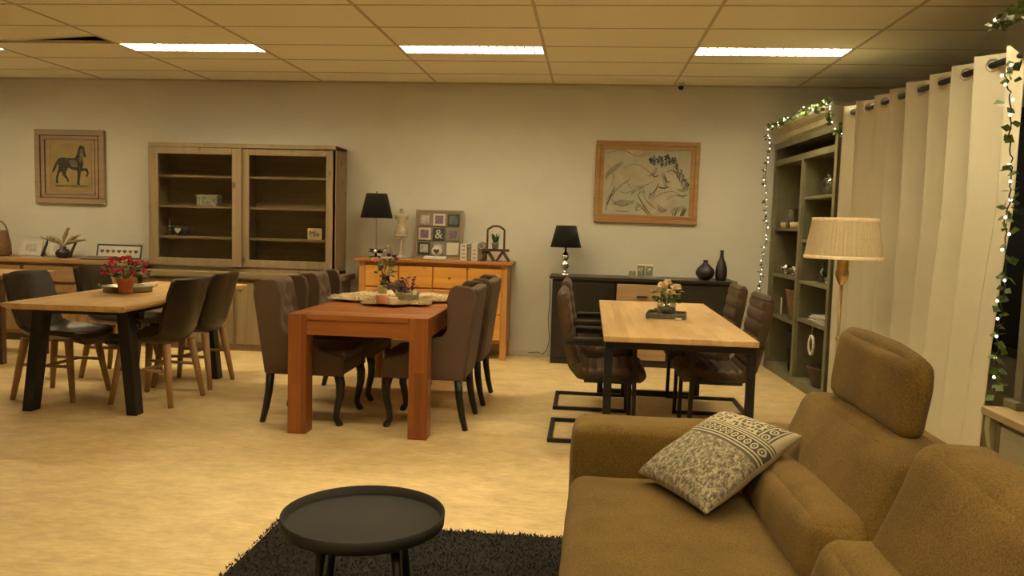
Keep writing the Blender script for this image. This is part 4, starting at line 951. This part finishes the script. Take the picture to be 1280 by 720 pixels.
SL = [1.385, .945, .545]; SR = [1.66, 1.29, .93, .60]
for z in SL: box(.06, DV-.03, .02, D-.015, z-.025, z).build('shelf', 'green_paint', t, bevel=.002)
for z in SR: box(DV+.03, LW-.06, .02, D-.015, z-.025, z).build('shelf', 'green_paint', t, bevel=.002)
for x in (.062, DV-.034, DV+.03, LW-.064):
    mb = MB()
    mb.box(x-.002, x+.006, .024, .034, .1, 1.96)
    for k in range(30): mb.prism([(.03, .12+k*.06), (.055, .12+k*.06), (.045, .15+k*.06), (.03, .155+k*.06)], 'x', x-.004, x+.008)
    mb.build('toothed_shelf_strip', 'green_paint', t)
ca, sa = math.cos(ang), math.sin(ang)
def cab(lx, ly, z): return (CA.x+ca*lx-sa*ly, CA.y+sa*lx+ca*ly, z)
def lathe_thing(name, label, cat, loc, prof, mat, part='body', group=None, n=24, wob=None, rz=0):
    t = thing(name, label, cat, loc, rz, group); MB().lathe(prof, n=n, wob=wob).build(part, mat, t); return t
e = .0015
lathe_thing('glass_lantern', 'clear glass lantern on the second shelf of the green cabinet, far bay', 'lantern', cab(.30, .12, SL[0]+e), [(.06, 0), (.065, .01), (.065, .16), (.04, .19), (.036, .19), (.06, .155), (.06, .014), (.001, .012)], 'jar')
t = lathe_thing('figurine', 'small pale bird figurine beside glass lantern in the green cabinet', 'figurine', cab(.78, .12, SL[0]+e), [(.05, 0), (.05, .012), (.012, .02), (.01, .06), (.04, .10), (.045, .15), (.03, .19), (.02, .21), (.022, .24), (.001, .26)], 'stone'); MB().bar((.02, 0, .235), (.055, 0, .225), .012, .01, .003, .003).build('beak', 'dark_brown', t)
for k, lx in enumerate((.20, .50, .66)):
    lathe_thing('candle_cup', ('short amber candle cup, farthest of the three beside the glass lantern', 'short amber candle cup, middle of the three beside the glass lantern', 'short amber candle cup, nearest of the three beside the bird figurine')[k], 'candle cup', cab(lx, .07, SL[0]+e), [(.03, 0), (.035, .05), (.03, .055), (.001, .05)], 'wax_cream', 'cup', 'amber candle cups in the green cabinet', 16)
for k, (lx, r) in enumerate(((.25, .055), (.42, .04), (.56, .045), (.72, .05), (.85, .035))):
    t = lathe_thing('chrome_bowl', 'chrome bowl ornament on the third shelf of the green cabinet, number counted from the wall'.replace('number counted from the wall', ('next to the wall', 'second from the wall', 'middle of five', 'fourth from the wall', 'next to the divider')[k]), 'bowl', cab(lx, .10+.02*(k % 2), SL[1]+e), [(r*.5, 0), (r*.45, .01), (r*.3, .02), (r*.95, .05), (r, .06+r*.3), (r*.9, .06+r*.3), (r*.5, .04), (.001, .035)], 'chrome', 'bowl', 'chrome bowls in the green cabinet'); MB().ball((0, 0, .07), r*.55, 8).build('glass_ball', 'chrome', t)
def basket(name, label, loc, r0, r1, h, mat, rz=0, part='basket_body'):
    t = thing(name, label, 'basket', loc, rz); mb = MB(); n = 40; rows = 12; pr = [(r0, 0)]+[(r0+(r1-r0)*k/rows+(.005 if k % 2 else 0), h*k/rows) for k in range(1, rows+1)]+[(r1-.012, h), (r0-.008, .012), (.001, .01)]
    mb.lathe(pr, n=n, wob=lambda k, z: .018*math.cos(k*PI+(z*300//1)*PI)); mb.build(part, mat, t)
    MB().tube([((r1+.003)*math.cos(2*PI*k/24), (r1+.003)*math.sin(2*PI*k/24), h) for k in range(25)], .008, 6).build('rim', mat, t); return t
t = basket('wicker_basket', 'brown wicker basket with pale tag in the green cabinet, far bay', cab(.60, .16, SL[2]+e), .11, .15, .27, 'wicker'); MB().box(-.19, -.188, -.02, .03, .05, .20).build('tag', 'white', t)
# dark wire basket
t = thing('wire_basket', 'black wire basket on the bottom of the green cabinet, far bay', 'basket', cab(.66, .17, .072)); mb = MB()
for k in range(22):
    a = 2*PI*k/22; mb.tube([(.12*math.cos(a), .12*math.sin(a), .005), (.15*math.cos(a), .15*math.sin(a), .36)], .004, 5)
for k in range(9):
    r = .12+.03*k/8; mb.tube([(r*math.cos(2*PI*q/24), r*math.sin(2*PI*q/24), .005+.355*k/8) for q in range(25)], .004, 5)
mb.build('wire_mesh', 'black_metal', t); MB().lathe([(.001, .002), (.118, .002), (.118, .008), (.001, .009)]).build('bottom_disc', 'black_metal', t)
basket('wicker_basket', 'low dark wicker basket on the bottom of the green cabinet, near bay', cab(1.33, .17, .072), .12, .16, .16, 'wicker_dark')
t = thing('magazine_stack', 'untidy stack of pale magazines on the lowest shelf of the green cabinet, near bay', 'magazines', cab(1.36, .16, SR[3]+e), ang)
for k in range(5):
    o = box(-.22+.02*k, .20+.015*k, -.12, .13, .013*k, .013*k+.011).build('magazine', 'paper' if k % 2 else 'paper_grey', t, bevel=.003); o.rotation_euler = (0, 0, R((-5, 4, -2, 6, 0)[k]))
lathe_thing('flower_pot', 'orange terracotta pot standing on the magazines in the green cabinet', 'pot', cab(1.50, .15, SR[3]+.068), [(.05, 0), (.055, .005), (.07, .13), (.078, .132), (.078, .155), (.068, .155), (.05, .02), (.001, .015)], 'terracotta', 'pot')
p_ = Vector(cab(1.42, -.012, 0)); t = thing('wreath_ornament', 'white ring ornament hanging below the magazines on the green cabinet', 'ornament', (p_.x, p_.y, .37), ang)
MB().tube([(.055*math.cos(2*PI*k/20), 0, .06+.075*math.sin(2*PI*k/20)) for k in range(21)], .012, 8).build('ring', 'white', t); MB().tube([(0, 0, .13), (0, .005, .23), (0, .03, .235)], .003, 5).build('cord', 'taupe_board', t)
for k, (lx, h, m_, lab) in enumerate(((1.16, .17, 'jar', 'slim clear bottle behind the floor lamp in the green cabinet'), (1.42, .12, 'jar', 'wide clear bottle behind the floor lamp in the green cabinet'))):
    lathe_thing('glass_bottle', lab, 'bottle', cab(lx, .14, SR[2]+e), [(.035, 0), (.045, .01), (.045, h*.5), (.015, h*.7), (.014, h), (.010, h), (.010, h*.7), (.04, h*.48), (.001, .01)], m_, 'bottle')
t = lathe_thing('potted_plant', 'small dark leaved plant behind the floor lamp in the green cabinet', 'plant', cab(1.30, .15, SR[2]+e), [(.035, 0), (.045, .06), (.04, .06), (.001, .05)], 'stone', 'pot'); mb = MB()
for k in range(80):
    a = random.uniform(0, 2*PI); leaf(mb, (0, 0, .055), (math.cos(a), math.sin(a), random.uniform(.2, 2)), random.uniform(.06, .10), .4)
mb.build('foliage', 'leaf', t)
lathe_thing('bowl', 'shallow white dish behind the floor lamp in the green cabinet', 'dish', cab(1.56, .12, SR[2]+e), [(.05, 0), (.09, .02), (.095, .03), (.08, .024), (.001, .01)], 'white', 'dish')
t = lathe_thing('glass_bowl', 'round glass bowl of silver twigs on the top right shelf of the green cabinet', 'bowl', cab(1.27, .15, SR[0]+e), [(.05, 0), (.09, .03), (.11, .09), (.09, .15), (.086, .15), (.105, .09), (.08, .03), (.001, .01)], 'jar', 'bowl'); mb = MB()
for k in range(60):
    a = random.uniform(0, 2*PI); b_ = random.uniform(0, 2*PI); r = random.uniform(.04, .085); mb.tube([(r*math.cos(a), r*math.sin(a), random.uniform(.03, .12)), (r*math.cos(b_), r*math.sin(b_), random.uniform(.05, .2))], .003, 4)
mb.build('twigs', 'silver', t)
lathe_thing('christmas_ball', 'silver ball beside the glass bowl of twigs in the green cabinet', 'ornament', cab(1.56, .12, SR[0]+e), [(.001, 0), (.03, .006), (.05, .03), (.055, .055), (.05, .08), (.03, .104), (.012, .11), (.012, .125), (.001, .125)], 'chrome', 'ball')
box_t = thing('box', 'dark lidded box on the middle shelf of the green cabinet, near bay', 'box', cab(1.3, .17, SR[1]+e), ang); box(-.14, .14, -.09, .09, 0, .12).build('box_body', 'cab_back', box_t, bevel=.003); box(-.144, .144, -.094, .094, .12, .14).build('lid', 'cab_back', box_t, bevel=.002)

def garland(name, label, pts, nb, leafs, lsize, spread, cross=1):
    t = thing(name, label, 'garland', pts[0]); O = Vector(pts[0]); P = [Vector(p)-O for p in pts]
    Q = []
    for i in range(len(P)-1):
        for k in range(6): f = k/6; Q.append(P[i].lerp(P[i+1], f)+Vector((random.uniform(-1, 1), random.uniform(-1, 1), random.uniform(-1, 1)))*spread*.25)
    Q.append(P[-1]); MB().tube(Q, .0025, 5).build('wire', 'wire', t)
    lf = MB()
    for k in range(leafs):
        c = random.choice(Q)+Vector((random.uniform(-1, 1), random.uniform(-1, 1), random.uniform(-1, 1)))*spread*.6; a = random.uniform(0, 2*PI)
        leaf(lf, c, (math.cos(a), math.sin(a), random.uniform(-.9, .3)), lsize*random.uniform(.7, 1.3), .85)
    lf.build('ivy_leaves', 'leaf_ivy', t)
    b0 = None
    for k in range(nb):
        q = Q[int((k+.5)/nb*(len(Q)-1))]+Vector((random.uniform(-1, 1), random.uniform(-1, 1), random.uniform(-1, 1)))*spread*.4
        if b0 is None: b0 = MB().ball((0, 0, 0), .0052, 6).build('light_bulb', 'bulb', t); b0.location = q
        else: c_ = b0.copy(); COL.objects.link(c_); c_.parent = t; c_.location = q
    return t
gp = [cab(.0, -.10, .62)]+[cab(.0+.02*math.sin(k*2), -.06-.02*math.sin(k), .62+1.62*k/10) for k in range(1, 11)]+[cab(.0, -.10, 2.30)]
garland('light_garland', 'string of small lights with few leaves down the wall side of the green cabinet', gp, 26, 60, .035, .03)
gp = [cab(.02+LW*k/12, -.095+.01*math.sin(k*2.3), 2.355+.015*math.sin(k*1.7)) for k in range(13)]+[cab(LW+.06, -.12, 2.28), cab(LW+.05, -.06, 2.17), cab(LW+.05, .0, 2.10), cab(LW+.07, .06, 2.18), cab(LW+.09, .12, 2.28)]
garland('light_garland', 'lit ivy garland lying along the crown of the green cabinet', gp, 30, 220, .04, .045)

# ------------------------------------------------------------------ curtain
RA = Vector((1.915, 6.28, 2.245)); RB = Vector((2.075, 4.19, 2.245)); dv = (RB-RA); LR = dv.length; du = dv.normalized(); nrm = Vector((du.y, -du.x, 0))   # nrm points towards -x?
if nrm.x > 0: nrm = -nrm
t = thing('curtain', 'full height cream eyelet curtain hanging on a dark rod', 'curtain', (RA.x, RA.y, 0))
NWV = 8.25
def cur(u, v):
    s = u*LR; amp = .052*(1-.25*v)+.012*math.sin(u*17+v*2); ph = 2*PI*NWV*u+PI*.55+.35*math.sin(v*2.5+u*5)*v
    pull = max(0, (v-.35)/.65); q = du*(s*(1-.125*pull*(1-.3*pull))+.02*math.sin(ph*2))+nrm*amp*math.sin(ph); q.z = 2.30-(2.275)*v
    return q
mb = MB(); mb.grid(cur, 330, 36); mb.build('cloth', 'curtain_lining', t, solid=.003)
for k in range(int(NWV*2)+1):
    u = (k*PI-PI*.55)/(2*PI*NWV)
    if not .01 < u < .99: continue
    mb = MB(); pos = du*(u*LR)+Vector((0, 0, 2.245)); nd = (cur(min(1, u+.004), .03)-cur(u-.004, .03)); nd.z = 0; nd.normalize(); ax2 = nd
    mb.tube([pos+(ax2*math.cos(2*PI*q/18)+Vector((0, 0, 1))*math.sin(2*PI*q/18))*.030 for q in range(19)], .007, 6); mb.build('eyelet', 'silver', t)
t = thing('curtain_rod', 'dark round curtain rod through the eyelets', 'curtain rod', tuple(RA))
MB().tube([-du*.03, dv+du*.05], .017, 14).build('rod', 'black_metal', t); MB().ball(dv+du*.07, .03).build('finial', 'black_metal', t); MB().ball(-du*.04, .03).build('finial', 'black_metal', t)
MB().tube([-du*.03, -du*.125+Vector((.01, 0, 0))], .010, 8).build('cabinet_bracket', 'black_metal', t)

# ------------------------------------------------------------------ floor lamp
t = thing('floor_lamp', 'floor lamp with pleated cream shade and thin gilt pole before the curtain', 'lamp', (1.53, 5.0, 0))
MB().lathe([(.14, 0), (.14, .012), (.12, .022), (.04, .035), (.02, .06), (.001, .06)]).build('base', 'gold', t)
MB().tube([(0, 0, .03), (0, 0, .72), (0, 0, 1.06)], .010, 12).build('pole', 'gold', t); MB().lathe([(.010, .70), (.017, .71), (.017, .72), (.010, .73)], cap=False).build('collar', 'gold', t)
MB().lathe([(.010, 1.04), (.018, 1.05), (.035, 1.09), (.04, 1.10), (.04, 1.125), (.034, 1.13), (.034, 1.19), (.020, 1.20), (.018, 1.26), (.001, 1.26)]).build('socket', 'gold', t)
mb = MB(); nP = 240
mb.lathe([(.222, 1.205), (.184, 1.44)], n=nP, wob=lambda k, z: .012*math.sin(k*PI/2), cap=False); mb.build('lamp_shade', 'shade', t, recalc=True)
mb = MB()
for r, z in ((.225, 1.21), (.187, 1.435)): mb.lathe([(r, z-.010), (r+.002, z), (r, z+.010), (r-.004, z+.010), (r-.004, z-.010), (r, z-.010)], n=60, cap=False)
mb.build('shade_trim', 'cream_petal', t); MB().ball((0, 0, 1.31), .032, 10, (1, 1, 1.3)).build('bulb', 'white', t)

# ------------------------------------------------------------------ sofa
t = thing('sofa', 'olive brown woven sofa with raised headrest in the foreground', 'sofa', (0, 0, 0))
def C8(x0, x1, y0, y1, z0, z1, X0=None, X1=None, Y0=None, Y1=None):
    X0_ = x0 if X0 is None else X0; X1_ = x1 if X1 is None else X1; Y0_ = y0 if Y0 is None else Y0; Y1_ = y1 if Y1 is None else Y1
    return [(x0, y0, z0), (x1, y0, z0), (x1, y1, z0), (x0, y1, z0), (X0_, Y0_, z1), (X1_, Y0_, z1), (X1_, Y1_, z1), (X0_, Y1_, z1)]
MB().soft(C8(.0, 1.12, 1.05, 3.06, .10, .34), .03, 0, 10).build('base', 'sofa', t)
MB().soft(C8(-.04, .80, 1.0, 2.87, .30, .462), .06, .012, 26, wr=.004).build('seat_cushion', 'sofa_seat', t)
MB().soft(C8(-.035, .98, 2.86, 3.10, .08, .625, Y0=2.885, Y1=3.12), .045, .008, 16, wr=.004).build('armrest', 'sofa', t)
MB().soft(C8(.90, 1.16, 1.0, 3.08, .10, .70, X0=1.0, X1=1.18), .05, 0, 12).build('back_frame', 'sofa', t)
def slab(y0, y1, x0, x1, z0, X0, X1, z1, name, rad=.06, puff=.02, zt=None, n=18, mat='sofa'):
    c = C8(x0, x1, y0, y1, z0, z1, X0=X0, X1=X1)
    if zt: c[4] = (c[4][0], c[4][1], z1+zt[0]); c[5] = (c[5][0], c[5][1], z1+zt[0]); c[6] = (c[6][0], c[6][1], z1+zt[1]); c[7] = (c[7][0], c[7][1], z1+zt[1])
    return MB().soft(c, rad, puff, n, wr=.005).build(name, mat, t)
slab(2.02, 2.97, .64, .88, .42, .80, .96, .80, 'back_cushion', .042, .03, (.0, -.02))
slab(1.15, 1.99, .64, .88, .42, .81, .97, .83, 'back_cushion', .042, .03, (.0, .03))
slab(2.18, 2.83, .84, .915, .80, .865, .93, 1.015, 'headrest', .036, .016, (.01, .02))
MB().tube([(.885, 2.36, .74), (.89, 2.36, .86)], .012).build('headrest_post', 'chrome', t); MB().tube([(.885, 2.69, .74), (.89, 2.69, .86)], .012).build('headrest_post', 'chrome', t)
slab(2.03, 2.86, .56, .74, .445, .60, .76, .595, 'lumbar_cushion', .045, .022, (.03, -.01))
slab(1.15, 2.01, .56, .74, .445, .60, .76, .605, 'lumbar_cushion', .045, .022)
# thin sewn piping where the back and lumbar cushions close
for x, y in ((.06, 2.98), (1.05, 2.98), (.06, 1.1), (1.05, 1.1)): box(x-.03, x+.03, y-.03, y+.03, .026, .11).build('foot', 'black_leg', t)

# printed cushion
cl, cb_, cr_, ct = atZ(797, 590, .50), atZ(882, 642, .50), atZ(1002, 545, .68), atZ(905, 514, .70)
cen = (cl+cb_+cr_+ct)/4; nv = (cr_-cl).cross(ct-cb_).normalized()
if nv.z < 0: nv = -nv
t = thing('throw_pillow', 'printed cream and grey throw pillow leaning on the sofa arm', 'pillow', tuple(cen))
def pil(sign):
    b = MB(); uvl = b.b.loops.layers.uv.new('UVMap'); n = 30; g = []
    for i in range(n+1):
        row = []
        for j in range(n+1):
            a = math.sin((i/n-.5)*PI)*.5+.5; c = math.sin((j/n-.5)*PI)*.5+.5
            uu, vv = a*2-1, c*2-1
            a2 = .5+(a-.5)*(1-.055*(1-vv*vv)); c2 = .5+(c-.5)*(1-.055*(1-uu*uu))
            # a: 0 at left-bottom edge .. 1 at top-right edge ; c: 0 at top-left edge .. 1 at bottom-right edge
            P = (cl*(1-a2)*(1-c2)+ct*a2*(1-c2)+cb_*(1-a2)*c2+cr_*a2*c2)-cen
            th = .075*(max(0, (1-uu**2))*max(0, (1-vv**2)))**.42
            P += nv*sign*th + nv*.004*noise.noise(P*12)
            row.append((b.v(P), a, c))
        g.append(row)
    for i in range(n):
        for j in range(n):
            q = [g[i][j], g[i+1][j], g[i+1][j+1], g[i][j+1]]; f = b.f([x[0] for x in q], True)
            if f:
                for lp, x in zip(f.loops, q): lp[uvl].uv = (x[1], x[2])
    return b
pf = pil(1).build('printed_front', 'pillow', t, recalc=False); pil(-1).build('plain_back', 'pillow_back', t, recalc=False)

# ------------------------------------------------------------------ coffee table and rug
t = thing('coffee_table', 'round black tray top coffee table on the black rug', 'coffee table', (-.672, 2.39, 0.018))
MB().lathe([(.001, .385), (.245, .385), (.252, .39), (.254, .425), (.248, .426), (.244, .40), (.238, .396), (.001, .396)], n=72).build('tray_top', plain('matt_black_lacquer', LC(.011, .008, .005), .7, .1), t)
for k in range(4):
    a = R(45+90*k+8); MB().tube([(.15*math.cos(a), .15*math.sin(a), .39), (.20*math.cos(a), .20*math.sin(a), 0)], [.016, .011], 12).build('leg', 'black_leg', t)
MB().bar((-.14, -.14, .375), (.14, .14, .375), .03, .015).bar((.14, -.14, .375), (-.14, .14, .375), .03, .015).build('cross_brace', 'black_leg', t)
mb = MB(); RX0, RX1, RY0, RY1 = -1.34, .9, .9, 3.38
mb.box(RX0+.02, RX1-.02, RY0+.02, RY1-.02, .001, .012)
for k in range(42000):
    x = random.uniform(RX0, RX1); y = random.uniform(max(RY0, 1.6), RY1)
    if x > .1 and random.random() < .8: continue
    a = random.uniform(0, 2*PI); h = random.uniform(.014, .024); w_ = .004; dx, dy = random.uniform(-.012, .012), random.uniform(-.012, .012)
    mb.f([mb.v((x-w_*math.cos(a), y-w_*math.sin(a), .008)), mb.v((x+w_*math.cos(a), y+w_*math.sin(a), .008)), mb.v((x+dx, y+dy, h))])
tag(mb.build('rug', 'rug', recalc=False), 'black shaggy rug under the coffee table and sofa', 'rug')

# ------------------------------------------------------------------ hutch at the right edge
t = thing('hutch', 'sage green dresser with wooden worktop at the right edge, garland on its crown', 'dresser', (1.44, 3.0, 0))
# local: x 0 front .. .45 back ; y 0 (far end) .. -1.2
box(-.0, .47, -1.25, .02, .715, .745).build('worktop', 'oak_worn', t, bevel=.005)
box(.05, .45, -1.22, 0, .05, .715).build('lower_carcass', 'green_paint_light', t, bevel=.003)
for y0 in (-.045, -1.22): box(.03, .06, y0, y0+.045, .0, .715).build('pilaster', 'green_paint_light', t, bevel=.003)
mb = MB(); mb.prism([(.03, .715), (.005, .715), (.003, .67), (.012, .62), (.03, .55)], 'y', -.042, -.008); mb.build('corbel', 'green_paint_light', t, bevel=.003)
for k in range(2):
    y1 = -.06-k*.57; y0 = y1-.54
    for (z0, z1) in ((.50, .69), (.30, .48), (.08, .28)):
        d_ = box(.034, .05, y0, y1, z0, z1).build('drawer', 'green_paint_light', t, bevel=.003); box(.028, .034, y0+.03, y1-.03, z0+.03, z1-.03).build('drawer_panel', 'green_paint_light', d_, bevel=.003)
        yc = (y0+y1)/2; mb = MB(); mb.tube([(.026, yc+.04*math.cos(a), (z0+z1)/2+.018*math.sin(a)) for a in [PI*q/8 for q in range(9)]], .006, 6); mb.build('cup_handle', 'dark_brown', d_)
# upper part
UX = .10
up = MB(); up.box(UX, UX+.05, -.05, .0, .745, 1.97); up.box(UX, UX+.05, -1.22, -1.17, .745, 1.97); up.box(UX+.05, .45, -.025, .0, .745, 1.97); up.box(UX+.05, .45, -1.22, -1.195, .745, 1.97); up.box(UX, .45, -1.22, 0, 1.93, 1.97); up.build('upper_carcass', 'green_paint', t, bevel=.003)
box(.43, .45, -1.2, -.02, .745, 1.95).build('back_panel', 'green_paint', t)
for z in (1.12, 1.50): box(UX+.02, .43, -1.195, -.025, z, z+.022).build('shelf', 'green_paint', t, bevel=.002)
box(UX-.02, .30, -.06, .03, .745, .775).build('post_foot', 'green_paint', t, bevel=.004)
cp = [(UX, 1.95), (UX-.02, 1.96), (UX-.03, 2.0), (UX-.08, 2.04), (UX-.09, 2.085), (UX-.09, 2.10), (.45, 2.10), (.45, 1.95)]
mb = MB(); mb.prism(cp, 'y', -1.3, .06); mb.build('crown', 'green_paint', t, bevel=.003)
vz = atZ(1279, 505, .747)
lathe_thing('vase', 'white round vase on the dresser worktop at the right edge', 'vase', (vz.x+.10, vz.y-.12, .7465), [(.04, 0), (.06, .02), (.085, .08), (.075, .14), (.04, .18), (.03, .20), (.035, .22), (.03, .22), (.025, .2), (.001, .15)], 'white', 'vase')
hp = [Vector((1.50, 3.06, 1.98)), atY(1256, 90, 3.08), atY(1262, 110, 3.08), atY(1264, 140, 3.08), atY(1263, 180, 3.08), atY(1264, 215, 3.08), atY(1262, 250, 3.08), atY(1256, 275, 3.08), atY(1258, 310, 3.08), atY(1256, 350, 3.08), atY(1252, 390, 3.08), atY(1248, 420, 3.08), atY(1247, 455, 3.07), atY(1243, 490, 3.06)]
garland('light_garland', 'lit ivy garland hanging down the far corner of the dresser at the right edge', [tuple(q) for q in hp], 18, 75, .036, .025)
garland('light_garland', 'ivy with lights lying on top of the dresser crown at the right edge', [(1.43+.02*math.sin(k), 3.12-.13*k, 2.125+.01*math.sin(k*2)) for k in range(8)], 9, 130, .04, .04)

# ------------------------------------------------------------------ world and view
wd = bpy.data.worlds.new('World'); bpy.context.scene.world = wd; wd.use_nodes = True
bg = wd.node_tree.nodes['Background']; bg.inputs[0].default_value = (.02, .03, .06, 1); bg.inputs[1].default_value = .3
sc = bpy.context.scene
sc.view_settings.view_transform = 'Standard'; sc.view_settings.look = 'None'; sc.view_settings.gamma = 1; sc.view_settings.exposure = 1.03
sc.view_settings.use_curve_mapping = False
